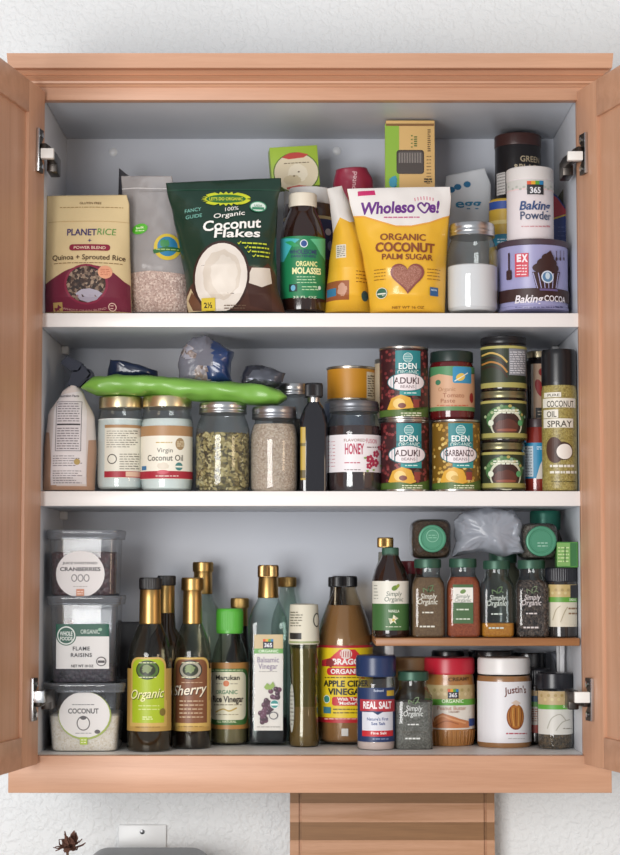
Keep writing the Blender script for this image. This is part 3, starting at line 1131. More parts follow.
# mason jar of white powder
def mason(it, y0, yl, hw, glassmat=GL):
    """classic straight shouldered canning jar: y0 base, yl underside of the lid"""
    H = y0 - yl
    return it.spin('jar', [(hw*.86, y0), (hw*.95, y0 - 1.5), (hw, y0 - 5), (hw, yl + H*.30), (hw*.985, yl + H*.2), (hw*.90, yl + H*.10), (hw*.82, yl + H*.04), (hw*.80, yl - 3), (hw*.80, yl - 5)], glassmat, n=64)
it = Item('mason_jar', 'glass canning jar half full of white powder with a silver lid', 'jar', 446.5, 498, 280, .035, S1)
mason(it, 313.5, 238, 25.7)
it.spin('powder', [(21.5, 312.4), (24.3, 309), (24.6, 300), (24.6, 268), (23, 267), (10, 268.5), (0, 268)], M('ece8ea', .8), cap=True)
mason_lid(it, 23, 225, 238)

# blue and yellow tub behind
it = Item('blue_yellow_tub', 'blue and yellow tub glimpsed between the powder jar and the cocoa can', 'tub', 489, 522, 230, .15, S1)
it.spin('tub', [(15, 320), (16.5, 318), (16.5, 203), (15, 201)], M('c4a13c', .4))
a = it.art_cyl()
a.rect(489.3, 203, 521.5, 211, '2b4a94')
a.rect(489.3, 222, 521.5, 226, 'd8c27a')
a.rect(489.3, 236, 521.5, 248, '2d7f9c')
a.lines(496, 508, 238, 246, 3, 'd6e2e8', 1.2)
a.build('label', it.root, a.mapper)

# cocoa canister at the back
it = Item('cocoa_canister', 'tall black canister with brown lid standing behind the baking powder', 'canister', 494.5, 541.5, 170, .21, S1)
it.spin('canister', [(22, 322), (23, 320), (23, 149), (22.6, 148)], M('1d1a1c', .35))
screw_lid(it, 23.5, 137, 149, M('3d2320', .35))
a = it.art_cyl()
a.text('GREEN', 529, 159, 6, 'b9a98c', 24, .01)
a.text('&BLACK', 526, 167, 6, 'b9a98c', 30, .02)
a.rect(496, 172, 503.5, 196, 'c9c5c2')
for k in range(7): a.rect(496.5, 174 + 3*k, 503, 175.2 + 3*k, '4a4644')
a.build('label', it.root, a.mapper)

# cocoa can with baking powder on it
it = Item('cocoa_tin', 'wide lavender baking cocoa tin with a cupcake picture, under the baking powder', 'tin', 497, 568.5, 280, .035, S1)
it.spin('tin', [(33.5, 313.5), (35, 313), (35.6, 310.5), (34.8, 309.5), (34.8, 250), (35.6, 248)], M('a09ec6', .35), n=72)
screw_lid(it, 35.9, 244.5, 250.5, M('4a3a44', .4), top=.97)
a = it.art_cyl()
DK = '3a211f'
a.rect(498, 292.5, 568, 304.5, DK)
a.text('Baking', 524.5, 298.5, 8, 'ece6ea', 28, .02, .25)
a.text('COCOA', 552, 298.7, 6, 'ece6ea', 27, .02)
a.lines(512, 560, 305.8, 308.6, 1, '4b4670', .9)
a.rect(512, 253, 524.5, 277.5, 'cf4354')
a.text('E', 515.5, 258, 7, 'f0e6ea', 4.5, .06)
a.text('X', 521, 258, 7, 'f0e6ea', 4.5, .06)
a.lines(513.5, 523, 264, 276, 4, 'f0d6da', 1.4)
a.rect(506, 253, 507.3, 276, DK)
a.rrect(504.4, 270, 509, 280.5, 1.5, DK)
a.poly([(528, 272), (556, 272), (552, 289), (532, 289)], DK)
for k in range(6): a.stroke([(529 + 5*k, 273), (533 + 3.7*k, 288)], .9, 'a9a6cf')
a.ell(542, 268, 14, 6, DK)
a.ell(543, 263, 10.5, 5.5, DK)
a.ell(543.5, 258, 6.5, 4.5, DK)
a.poly([(539, 256), (546, 250.5), (549, 257)], DK)
a.ell(543, 277, 6.4, 6.2, 'd6dfea')
a.ell(543, 277, 5.2, 5, '5a83a8')
a.ell(543, 276, 2.4, 3.4, 'c9dae4')
a.rect(535, 289.5, 553, 290.6, '6a5a86')
for k in range(3): a.stroke([(552 + 4*k, 251), (552 + 4*k, 257)], .8, DK); a.ell(552 + 4*k, 259, 1.2, 2, DK)
a.build('label', it.root, a.mapper)
ct = it.top
it = Item('baking_powder_can', 'white baking powder can standing on the lavender cocoa tin', 'can', 506.5, 553.5, 200, .05, ct)
it.spin('can', [(22.5, 244), (23.3, 243), (23.3, 181), (22.8, 180)], M('e6dcdd', .45))
screw_lid(it, 23.6, 170.5, 183, M('dcd6d2', .5), top=.95)
a = it.art_cyl()
a.rect(506.8, 183, 553.2, 192, 'cfccc6')
a.rect(506.8, 192, 553.2, 193, 'e9c9c8')
for k in range(14): a.ell(508 + 3.4*k, 187 + 2*(k % 2), 1.5, 1.2, 'b5b9ae')
for k, c in enumerate(('d8562c', 'e0a52c', '5aa03c', '2f7fb0')): a.rect(524.5 + 4*k, 181, 528.5 + 4*k, 185, c)
a.rect(524.5, 185, 540.5, 194.5, '2a2a2e')
a.text('365', 532.5, 190, 6, 'e8e8ea', 11, .03)
a.text('Baking', 533, 205, 9, '2f4a7c', 32, .02, .2)
a.text('Powder', 533.5, 215, 8.4, '3b4a6b', 33, .012)
a.lines(519, 548, 225, 228, 1, 'c98a90', .9)
a.lines(527, 543, 238, 241, 1, 'b59a9c', .7)
a.build('label', it.root, a.mapper)

# bags leaning at the right wall
def slab(name, label, cat, pts, Y0, Y1, zb, mat, extra=()):
    """upright flat-sided packet, outline in pixels, real thickness"""
    cx = sum(q[0] for q in pts)/len(pts)
    x = PX(cx, pts[0][1], Y0)
    t = thing(name, label, cat, (x, (Y0+Y1)/2, zb))
    bm = bmesh.new()
    q = [(PX(a, b, Y0) - x, max(0, PZ(a, b, Y0) - zb)) for a, b in pts]
    lo = [bm.verts.new((u, Y0-(Y0+Y1)/2, v)) for u, v in q]
    hi = [bm.verts.new((u, Y1-(Y0+Y1)/2, v)) for u, v in q]
    bm.faces.new(lo)
    bm.faces.new(hi[::-1])
    for i in range(len(q)): bm.faces.new((lo[i], hi[i], hi[(i+1) % len(q)], lo[(i+1) % len(q)]))
    bmesh.ops.recalc_face_normals(bm, faces=bm.faces[:])
    bmesh.ops.bevel(bm, geom=bm.edges[:], offset=.002, segments=2, affect='EDGES')
    new_obj('packet', bm, mat, t, 40)
    a = Art(lambda px, py: (PX(px, py, Y0) - x, PZ(px, py, Y0) - zb), 640, 3)
    a.mapper = lambda u, v, o: (u, Y0-(Y0+Y1)/2 - o, v)
    return t, a
t, a = slab('blue_packet', 'blue packet with a red and yellow top edge, beside the cocoa tin', 'packet', [(552, 192), (558, 196), (570, 214), (573, 316), (545, 316)], .155, .19, S1, M('2c3f7c', .35))
a.poly([(553, 195), (557, 198), (568, 213), (553, 218)], 'a63440')
a.stroke([(553, 219), (568.5, 214)], 1.6, 'd2b04a')
a.lines(558, 568, 225, 260, 8, '4f6096', 1)
a.build('printed_front', t, a.mapper)
t, a = slab('olive_packet', 'thin olive packet standing by the right side panel behind the blue packet', 'packet', [(562, 190), (569, 184), (572, 230), (573.5, 318), (566, 318), (566, 230)], .18, .24, S1, M('6b6a58', .5))
a.build('printed_front', t, a.mapper)

# ================================================================== SHELF 2 (middle)
# flour bag with clip
p = Pouch('flour_bag', 'white and tan paper flour bag showing its nutrition panel, top folded under a clip', 'food bag',
          [(70, 385), (62, 392), (48, 415), (44, 450), (42, 490.5)], [(78, 385), (84, 394), (95, 418), (97, 450), (95, 490.5)], .03, S2, .07, seed=61, wr=.001, topf=.25)
p.body('bag', M('dccfc8', .6))
a = p.art(2)
a.poly([(36, 430), (48, 432), (52, 470), (56, 486), (86, 486), (88, 440), (100, 438), (100, 500), (36, 500)], 'b9937a')
a.poly([(58, 394), (80, 390), (86, 410), (86, 484), (50, 485), (52, 440), (53, 410)], 'e2dbdb')
a.rect(55.5, 400, 81, 451, 'ddd6d8')
for q in (((55.5, 401), (81, 401)), ((55.5, 451), (81, 451)), ((55.5, 401), (55.5, 451)), ((81, 401), (81, 451))): a.stroke(q, .5, '5a5458')
a.text('Nutrition Facts', 68, 395, 2.4, '4a4448', 20, .02)
a.lines(57, 79, 402, 422, 8, '6b6468', .8)
a.rect(56.5, 423.5, 80, 425, '2c2a2c')
a.lines(57, 79, 427, 450, 9, '6b6468', .8)
a.lines(53, 84, 455, 467, 5, '7a7276', .7, False)
a.ell(77.5, 462, 3, 3, 'b59a5c')
a.lines(53, 84, 470, 484, 6, '7a7276', .7, False)
a.build('printed_front', p.root, a.mapper, .0025, .0025, step=.00009)
bt = p.top
# clip on the bag's folded neck
t = thing('bag_clip', 'dark blue folded clip closing the flour bag neck', 'clip', (PX(72, 384, .06), .065, bt - .006))
bm = bmesh.new()
q = lambda a, b: Vector((PX(a, b, .06) - t.location.x, 0, PZ(a, b, .06) - t.location.z))
for pts, yd in (([(67, 386), (79, 388), (92, 374), (84, 365), (73, 369)], .010), ([(60, 363), (68, 356), (84, 364), (79, 372), (72, 372)], .012), ([(80, 366), (92, 370), (95, 378), (88, 380), (80, 376)], .008)):
    lo = [bm.verts.new(q(*b) + Vector((0, -yd, 0))) for b in pts]
    hi = [bm.verts.new(q(*b) + Vector((0, yd, 0))) for b in pts]
    bm.faces.new(lo)
    bm.faces.new(hi[::-1])
    for i in range(len(pts)): bm.faces.new((lo[i], hi[i], hi[(i+1) % len(pts)], lo[(i+1) % len(pts)]))
bmesh.ops.recalc_face_normals(bm, faces=bm.faces[:])
bmesh.ops.bevel(bm, geom=bm.edges[:], offset=.002, segments=2, affect='EDGES')
new_obj('clip', bm, M('10192f', .6), t, 40)

# coconut oil jars
def oil_jar(x0, x1, y0, ytop, label, front, Yf):
    it = Item('coconut_oil_jar', label, 'jar', x0, x1, 450, Yf, S2)
    hw = it.rp
    it.spin('jar', [(hw*.84, y0), (hw*.95, y0 - 2), (hw, y0 - 8), (hw, 432), (hw*.985, 424), (hw*.93, 416), (hw*.90, 412), (hw*.90, 408)], GL, n=64)
    it.spin('coconut_oil', [(hw*.82, y0 - 1.2), (hw*.93, y0 - 3), (hw*.965, y0 - 9), (hw*.965, 424 if front else 420), (hw*.9, 420), (0, 420)], M('dde4e2', .35))
    screw_lid(it, hw*.93, ytop, ytop + 11.5, GOLD, top=.93)
    a = it.art_cyl(it.r)
    l, r = x0 + .8, x1 - .8
    if front:
        a.rect(l, 427, r, 480, 'e6e2d3')
        a.rect(l, 427, r, 437, 'a9835c')
        a.ell(181.5, 444, 5, 6, '9a825f')
        a.lines(178.5, 185, 441, 447, 3, 'd9c9a8', .7)
        a.lines(158, 174, 441, 444, 1, 'b59a4c', 1)
        a.text('Virgin', 167, 450, 4.6, '4a4538', 16, .0)
        a.text('Coconut Oil', 167, 457.5, 6, '3b372c', 38, .008)
        a.rect(l, 472, r, 479.5, 'a32435')
        a.ell(165, 466, 6, 3.5, 'd6cdbc', wob=.1)
        a.ell(165, 472, 6, 2, 'c2495a')
        a.rect(143.5, 466, 148.5, 470.5, '3a72a0')
        a.ell(180.5, 466.5, 4, 4, '3d7a78')
        a.rect(177, 466, 184, 467.4, 'e6e2d3')
        a.lines(158, 180, 474, 478, 1, 'e6c9c2', .9)
    else:
        a.rect(l + 9, 427, r, 478, 'dfdccd')
        a.rect(l + 9, 426, r, 428, 'a9835c')
        a.lines(l + 11, r - 3, 430, 448, 8, '7a766a', .7, False)
        a.ring(114.5, 459, 5, 5, 1, '4a463e', 'dfdccd')
        a.lines(122, r - 3, 453, 470, 7, '7a766a', .7)
        a.rect(l + 9, 472, r, 477.5, 'a32435')
        a.rect(128, 472.5, r, 476.5, 'd9b9a0')
    a.build('label', it.root, a.mapper)
    return it
oil_jar(97, 144, 490.5, 397.5, 'coconut oil jar turned to its ingredients side, beside the flour bag', False, .035)
j2 = oil_jar(140.5, 193.5, 492, 397, 'coconut oil jar with tan topped label facing forward', True, .022)

# mason jars with seeds and grain
it = Item('mason_jar', 'glass canning jar of green pumpkin seeds with a silver lid', 'jar', 195.5, 250, 455, .0145, S2)
mason(it, 492.5, 414, 27.2)
fill = [(22.5, 491.5), (25.4, 488), (26, 480), (26, 440), (25.5, 434)]
pr = it.pr(fill)
it.spin('pumpkin_seeds', [(q[0]*.95, q[1]) for q in pr] + [(0, pr[-1][1])], speck('seed_core', ['4a4020', '7d7038', '2e2814'], 130), raw=True)
rnd = random.Random(8)
bm = bmesh.new()
zt = pr[-1][1]
for k in range(900):
    z = rnd.uniform(.004, zt - .002)
    th = rnd.uniform(-pi*.62, pi*.62)
    rr = it.r*.945*(1 if z > .01 else .9)
    mi = rnd.randrange(5)
    Mx = Matrix.Translation((rr*sin(th), -rr*cos(th), z)) @ Matrix.Rotation(th, 4, 'Z') @ Matrix.Rotation(rnd.uniform(-.5, .5), 4, 'X') @ Matrix.Rotation(rnd.uniform(0, pi), 4, 'Y')
    rings = []
    for u in (0, 1, 2, 3):
        f = (-1, -.35, .45, 1)[u]
        wd = (0, .0028, .0026, 0)[u]
        if wd == 0: rings.append([bm.verts.new(Mx @ Vector((f*.0052, 0, 0)))])
        else: rings.append([bm.verts.new(Mx @ Vector((f*.0052, .0011*cos(q), wd*sin(q)))) for q in [2*pi*i/6 for i in range(6)]])
    for A, B in zip(rings, rings[1:]):
        for i in range(6):
            j = (i + 1) % 6
            if len(A) == 1: f = bm.faces.new((A[0], B[i], B[j]))
            elif len(B) == 1: f = bm.faces.new((A[i], B[0], A[j]))
            else: f = bm.faces.new((A[i], B[i], B[j], A[j]))
            f.material_index = mi
bmesh.ops.recalc_face_normals(bm, faces=bm.faces[:])
o = new_obj('seeds', bm, [M(c, .5) for c in ('9c8c58', 'b3a26c', '7d6e42', 'c4b584', '574c30')], it.root, 60)
o['kind'] = 'stuff'
mason_lid(it, 24.2, 403.5, 414.5)
it = Item('mason_jar', 'glass canning jar filled with pale beige ground grain, silver lid', 'jar', 250, 298.5, 455, .0145, S2)
mason(it, 493.5, 420, 24.2)
it.spin('grain', [(20, 492.5), (22.7, 489), (23.2, 481), (23.2, 440), (22.5, 432), (20.5, 425), (0, 424)], speck('beige_grain', ['c9b3a0', 'b39b88', 'dccab9', 'a68f7e'], 520, .7, .5))
mason_lid(it, 22.6, 407.5, 419.5, M('a3a5aa', .35, 1))

# green bag lying over the jars
def lying_bag(name, label, cat, pts_top, pts_bot, Y, T, mat, seed=0, n=40, wr=.0012):
    """a long packet lying across jar lids; outline from left to right in pixels at depth Y, T deep"""
    cv = lambda p: (PX(p[0], p[1], Y), PZ(p[0], p[1], Y))
    tp = [cv(q) for q in pts_top]
    bt = [cv(q) for q in pts_bot]
    x0, x1 = tp[0][0], tp[-1][0]
    zb = min(q[1] for q in bt)
    cx = (x0 + x1)/2
    t = thing(name, label, cat, (cx, Y, zb))
    def ip(E, x):
        for a, b in zip(E, E[1:]):
            if x <= b[0] + 1e-9: return a[1] + (b[1] - a[1])*max(0, (x - a[0])/(b[0] - a[0]))
        return E[-1][1]
    bm = bmesh.new()
    rows = []
    m = 24
    for i in range(n + 1):
        f = i/n
        x = x0 + (x1 - x0)*f
        zt, z0 = ip(tp, x), ip(bt, x)
        e = min(1, min(f, 1 - f)/.09)**.5
        row = []
        for k in range(m):
            a = 2*pi*k/m
            ca, sa = cos(a), sin(a)
            yy = -T/2*(.55 + .45*e)*math.copysign(abs(ca)**.7, ca)
            zz = (zt + z0)/2 + (zt - z0)/2*math.copysign(abs(sa)**.7, sa)
            nn = noise.noise(Vector((x*40 + seed, yy*40, zz*60)))*wr
            row.append(bm.verts.new((x - cx, yy + nn, zz - zb + max(nn, -.0) )))
        rows.append(row)
    for a, b in zip(rows, rows[1:]):
        for k in range(m): bm.faces.new((a[k], a[(k+1) % m], b[(k+1) % m], b[k]))
    bm.faces.new(rows[0])
    bm.faces.new(rows[-1][::-1])
    bmesh.ops.recalc_face_normals(bm, faces=bm.faces[:])
    new_obj('wrapper', bm, mat, t, 60)
    return t, zb
GT = [(83, 388), (93, 379), (115, 376), (150, 376.5), (190, 380), (230, 383.5), (262, 385.5), (281, 392), (287, 397)]
GB = [(84, 390), (96, 395.5), (115, 396.5), (150, 396.3), (190, 401), (230, 403.5), (262, 405.5), (278, 405), (288, 398)]
t, _ = lying_bag('green_packet', 'long bright green packet lying across the jar lids', 'food bag', GT, GB, .06, .085, M('76ab45', .38, coat=.15), 4, 90, .0045)
# things on the green bag
def crumple(name, label, cat, pts, Y, T, mats, seed, zb=None, amp=.006, smooth=55, sub=7):
    """crumpled wrapper: lumpy closed form with an outline given in pixels"""
    cx = sum(q[0] for q in pts)/len(pts)
    cy = sum(q[1] for q in pts)/len(pts)
    x = PX(cx, cy, Y)
    z0 = min(PZ(q[0], q[1], Y) for q in pts) if zb is None else zb
    t = thing(name, label, cat, (x, Y, z0))
    ol = [Vector((PX(a, b, Y) - x, 0, PZ(a, b, Y) - z0)) for a, b in pts]
    # resample the outline
    seg = []
    for i in range(len(ol)):
        for k in range(sub): seg.append(ol[i].lerp(ol[(i+1) % len(ol)], k/sub))
    cen = sum(seg, Vector())/len(seg)
    bm = bmesh.new()
    rings = []
    nr = 15
    for j in range(nr):
        ph = -pi/2 + pi*(j + .5)/nr
        k, y = cos(ph)**.5, sin(ph)*T/2
        ring = []
        for s in seg:
            p = cen.lerp(s, k) + Vector((0, y, 0))
            nv = noise.noise_vector(p*55 + Vector((seed, 0, 0)))*amp + noise.noise_vector(p*130 + Vector((seed, 5, 0)))*amp*.45 + noise.noise_vector(p*260 + Vector((seed, 9, 0)))*amp*.2
            p = p + Vector((nv.x*.4*k, nv.y, nv.z*.4*k))
            p.z = max(p.z, .0)
            ring.append(bm.verts.new(p))
        rings.append(ring)
    m = len(seg)
    for a, b in zip(rings, rings[1:]):
        for i in range(m):
            f = bm.faces.new((a[i], a[(i+1) % m], b[(i+1) % m], b[i]))
            if len(mats) > 1:
                c = f.calc_center_median()
                f.material_index = 1 if noise.noise(c*22 + Vector((seed*3.1, 0, 0))) > .12 else 0
    bm.faces.new(rings[0][::-1])
    bm.faces.new(rings[-1])
    bmesh.ops.recalc_face_normals(bm, faces=bm.faces[:])
    return t, new_obj('wrapper', bm, mats, t, smooth)
NUT = speck('nuts_in_wrap', ['8a7a74', 'b0a6a8', '6b5a52', '9b9aa6'], 130, .3, .6)
crumple('navy_packet', 'flat navy packet lying behind the green packet near the flour bag', 'packet', [(110, 360), (118, 360), (140, 365), (157, 371), (158, 377), (130, 379), (107, 378)], .13, .05, [M('1c2a48', .3, coat=.4)], 3, None, .003)
t, o = crumple('nut_bag', 'crumpled clear bag of nuts with blue trim, on the green packet', 'food bag', [(179, 383), (178, 365), (182, 348), (192, 338), (206, 335), (216, 342), (234, 352), (231, 366), (232, 383), (205, 385)], .09, .06, [NUT, M('223866', .3, coat=.5), film('80808c', .7, .15)], 11, None, .006)
for f in o.data.polygons:
    q = f.center
    nn = noise.noise(q*30)
    f.material_index = 1 if q.x > .012 + .012*nn else (2 if nn > -.15 else 0)
crumple('foil_packet', 'small crumpled grey foil packet on the right end of the green packet', 'packet', [(241, 386), (240, 376), (246, 366), (262, 366), (285, 373), (283, 382), (275, 388), (255, 387)], .085, .05, [M('5f626c', .28, .5), M('2a2c36', .3)], 17, None, .006)

# silver lidded jar behind
it = Item('mason_jar', 'clear canning jar with a silver lid behind the beige grain jar', 'jar', 272, 312, 440, .11, S2)
mason(it, 496, 396, 20)
mason_lid(it, 18, 384.5, 396)
it.spin('contents', [(15, 495), (18, 492), (19, 480), (19, 420), (0, 419)], M('57504c', .7))

# dark oil bottle
it = Item('oil_bottle', 'dark bottle with black cap and narrow yellow label beside the beige grain jar', 'bottle', 299.5, 328, 450, .03, S2)
it.spin('bottle', [(12.5, 494, 6), (14, 492.5, 6), (14.2, 488, 6), (14.2, 425, 6), (13.5, 418, 4), (10.5, 409, 3), (6.5, 403, 2), (6, 400, 2), (6, 396, 2)], M('15141b', .08, coat=.7), n=64)
screw_lid(it, 9, 383.5, 397.5, M('1b1b1f', .4), (2, .0004), 'cap')
it.spin('collar', [(6.3, 404), (6.4, 403.6), (6.4, 397), (6.3, 396.5)], SILVER)
a = it.art_sq(it.r, 6)
a.rect(300.5, 427, 305.5, 480, 'b89a3a')
a.rect(300.5, 443, 305.5, 446, '6b5a20')
a.rect(300.5, 470, 305.5, 478, '5a4a18')
a.build('label', it.root, a.mapper)

# cans behind the honey
it = Item('tin_can', 'plain can with blue band underneath the golden can behind the honey', 'tin can', 324.5, 375.5, 440, .11, S2)
it.spin('can', [(24.5, 496), (25.3, 495), (25.3, 403), (24.6, 402)], M('8d8f96', .35, .6))
a = it.art_cyl()
a.rect(325, 404, 375, 490, '6d7890')
a.build('label', it.root, a.mapper)
tc = it.top
it = Item('tin_can', 'golden yellow can standing on another can behind the honey jar', 'tin can', 326.5, 375.5, 385, .112, tc)
it.spin('can', [(24, 402), (24.5, 401.4), (24.5, 400), (23.8, 399.5), (23.8, 370.5), (24.5, 370), (24.6, 368.5), (24, 368), (23.4, 369.4)], M('b9b2a6', .3, .9))
a = it.art_cyl(it.r*.975)
a.rect(327.5, 370.5, 374.8, 399.5, 'c98a22')
a.rect(366, 373, 374, 398, 'd9cdb4')
a.lines(367, 373.5, 375, 397, 9, '6b5a44', .8)
a.build('label', it.root, a.mapper)

# honey jar
it = Item('honey_jar', 'dark honey jar with grey lid and white label printed with red blossoms', 'jar', 327, 381.5, 450, .016, S2)
it.spin('jar', [(22, 493.5), (25.5, 491.5), (27, 486), (27.1, 430), (26.5, 424), (24.5, 418), (23.3, 414), (23.3, 411)], GL, n=64)
it.spin('honey', [(21.5, 492.6), (24.8, 491), (26.2, 485), (26.2, 432), (25.6, 427), (0, 426)], M('2c1214', .1, coat=.5))
mason_lid(it, 25, 402, 413, M('7d7f84', .4, .8))
a = it.art_cyl()
a.rect(327.5, 436, 381, 473, 'e6e1e3')
a.lines(328, 335, 440, 468, 8, 'b9606e', .8)
a.text('FLAVORED', 354, 440, 2.8, '8a5a4a', 22, .01)
a.text('HONEY', 353.5, 448.5, 10.5, 'b02c50', 19, .03)
a.text('FUSION', 371, 441, 4.6, 'c06a7c', 14, .01)
a.lines(366, 378, 445.5, 449, 1, '7a5a5c', .8)
a.lines(344, 360, 461, 464.5, 1, 'b02c50', 1)
a.lines(344, 360, 468.5, 471, 1, '6b5a5c', .8)
for x, y, r in ((369, 459, 3.4), (375, 454, 3), (374, 463, 3.4), (368, 466, 2.6), (378.5, 448, 2.2)):
    for k in range(5): a.ell(x + r*.7*cos(k*1.257), y + r*.7*sin(k*1.257), r*.55, r*.55, 'a82a4c')
    a.ell(x, y, r*.3, r*.3, 'e0b0a8')
for x, y in ((364, 458), (372, 470), (379, 466), (366, 471)): a.ell(x, y, 1.4, 1, '7d9a4c')
a.build('label', it.root, a.mapper)

# bean cans
def bean_can(label, x0, x1, ytop, ybot, zb, Yf, word, base, second):
    it = Item('bean_can', label, 'tin can', x0, x1, (ytop+ybot)/2, Yf, zb, None)
    hw = it.rp
    zs = it.z(ytop)
    k = it.k
    r = it.r
    it.spin('can', [(r*.97, 0), (r, .0008), (r, .003), (r*.97, .0042), (r*.97, zs-.0042), (r, zs-.003), (r, zs-.0006), (r*.985, zs), (r*.95, zs), (r*.94, zs-.002), (0, zs-.002)], M('b9b4ae', .28, 1), raw=True)
    R = r*.976
    a = it.art_cyl(R)
    dy = ybot - 493
    cx = it.cx
    Y = lambda y: y + dy
    s = hw/24
    a.rect(x0, Y(423.5), x1, Y(490.5), base)
    rr = random.Random(len(label))
    for i in range(170):
        a.layer = 2
        px, py = rr.uniform(x0 + 1, x1 - 1), rr.uniform(Y(424.5), Y(488))
        if abs(px - (cx + 3)) < 12 and py < Y(452): continue
        a.ell(px, py, 2.0, 1.6, second[rr.randrange(len(second))], n=8)
    a.layer = 4
    a.rect(cx - 9*s, Y(423.5), cx + 15*s, Y(453), '1f7f84')
    a.rect(cx - 9*s, Y(441), cx + 15*s, Y(443.5), '17666c')
    a.ring(cx + 3, Y(430), 4.8, 4.8, .6, 'cfe2dc', '3f9296')
    for k2 in range(4): a.stroke([(cx - .5, Y(427.5 + 1.7*k2)), (cx + 6.5, Y(427.5 + 1.7*k2))], .5, 'cfe2dc')
    a.text('EDEN', cx + 3, Y(438.3), 6, 'eef4f0', 19, .02)
    a.text('ORGANIC', cx + 3.5, Y(444.4), 4.6, 'd8e8e0', 22, .0)
    a.rect(cx - 5*s, Y(460), cx + 15*s, Y(468), '2a8f8e')
    a.lines(cx - 1, cx + 12, Y(464), Y(467), 1, 'd5e9e2', .9)
    a.poly([(cx - 17, Y(482)), (cx - 13, Y(471)), (cx - 4, Y(467)), (cx + 5, Y(470)), (cx + 10, Y(482)), (cx - 3, Y(486))], 'd9a437')
    a.ell(cx - 6, Y(476), 6, 5, 'e9c878')
    a.ell(cx - 3, Y(478), 4, 2.6, '7a4030' if 'A' in word[:1] else 'c9a040')
    a.rect(cx + 8, Y(472), cx + 14, Y(480), '8a3b34')
    a.poly([(cx + 7, Y(472)), (cx + 11, Y(468)), (cx + 15, Y(472))], '54423c')
    a.poly([(x0, Y(484)), (cx - 6, Y(482)), (cx + 6, Y(484)), (x1, Y(479)), (x1, Y(490.5)), (x0, Y(490.5))], '4f6a2c')
    a.lines(cx - 4, cx + 16, Y(484.5), Y(489), 2, 'e3e3c4', .9)
    a.ell(cx + 2, Y(454.5), 20*s, 9.3, '1f6a70')
    a.ell(cx + 2, Y(454.5), 19*s, 8.4, 'e9dfe0')
    a.text(word, cx + 2, Y(452.8), 6.4, '4a2c32', 25*s if len(word) < 6 else 30*s, .02)
    a.text('BEANS', cx + 2.5, Y(459), 3, '6a5056', 14*s, .0)
    a.build('label', it.root, a.mapper, .004, step=.00002)
    return it
RED = ('742c2e', '8c4040', '541a1e', '7f3434')
YB = ('d2ae58', 'e2c67a', 'b88c3a', 'c8a04a')
b1 = bean_can('aduki bean can standing on the shelf at the foot of the can pair', 380, 429.5, 420.5, 493, S2, .017, 'ADUKI', '3a1216', RED)
b2 = bean_can('aduki bean can standing on top of another aduki bean can', 379, 428.5, 348.5, 420.5, b1.top, .017, 'ADUKI', '3a1216', RED)
b3 = bean_can('garbanzo bean can standing under the red tomato jar', 431.5, 480.5, 421, 493, S2, .017, 'GARBANZO', '7a5a1c', YB)

it = Item('tin_can', 'can mostly hidden behind the upper aduki bean can, pale edge showing', 'tin can', 374.5, 423, 440, .11, S2)
it.spin('can', [(23.5, 496), (24.2, 495), (24.2, 361), (23.6, 360)], M('b9b2a6', .3, .9))
a = it.art_cyl()
a.rect(374.8, 364, 422, 490, 'bfae94')
a.build('label', it.root, a.mapper)

# tomato jar
it = Item('tomato_jar', 'red tomato jar with dark green lid on top of the garbanzo can', 'jar', 429, 474.5, 390, .03, b3.top)
it.spin('jar', [(20.5, 420.5), (22.3, 418.5), (22.7, 415), (22.7, 371), (22, 367), (20.5, 364), (20.2, 362), (20.2, 360)], M('5e1518', .1, coat=.6))
screw_lid(it, 21.5, 352.5, 363.5, M('1f2f2a', .35), top=.93)
a = it.art_cyl()
a.rect(429.5, 368, 474, 412, 'd0a482')
a.poly([(429.5, 368), (474, 368), (474, 374), (462, 372), (450, 376), (438, 374), (429.5, 378)], '4f8a5c')
a.rrect(451, 367.5, 470, 383, 2, '3a90b8')
a.ell(459, 377, 5, 3.6, 'e6c45a', rot=.4)
a.stroke([(453, 381), (466, 373)], 1, 'e9e9e0')
a.ell(437, 382.5, 3.2, 2.6, '3f7a5a')
a.text('Organic', 445, 389, 4, 'a8764e', 18, .0)
a.text('Tomato', 452, 395, 4.6, '9a5a36', 22, .0)
a.text('Paste', 446, 400.5, 4.2, '9a5a36', 15, .0)
a.ell(470, 398, 3.4, 5, '9a2226')
a.rect(429.5, 408, 474, 412, '5d8a58')
a.lines(436, 466, 404, 407, 1, 'c05a3a', .9)
a.build('label', it.root, a.mapper)

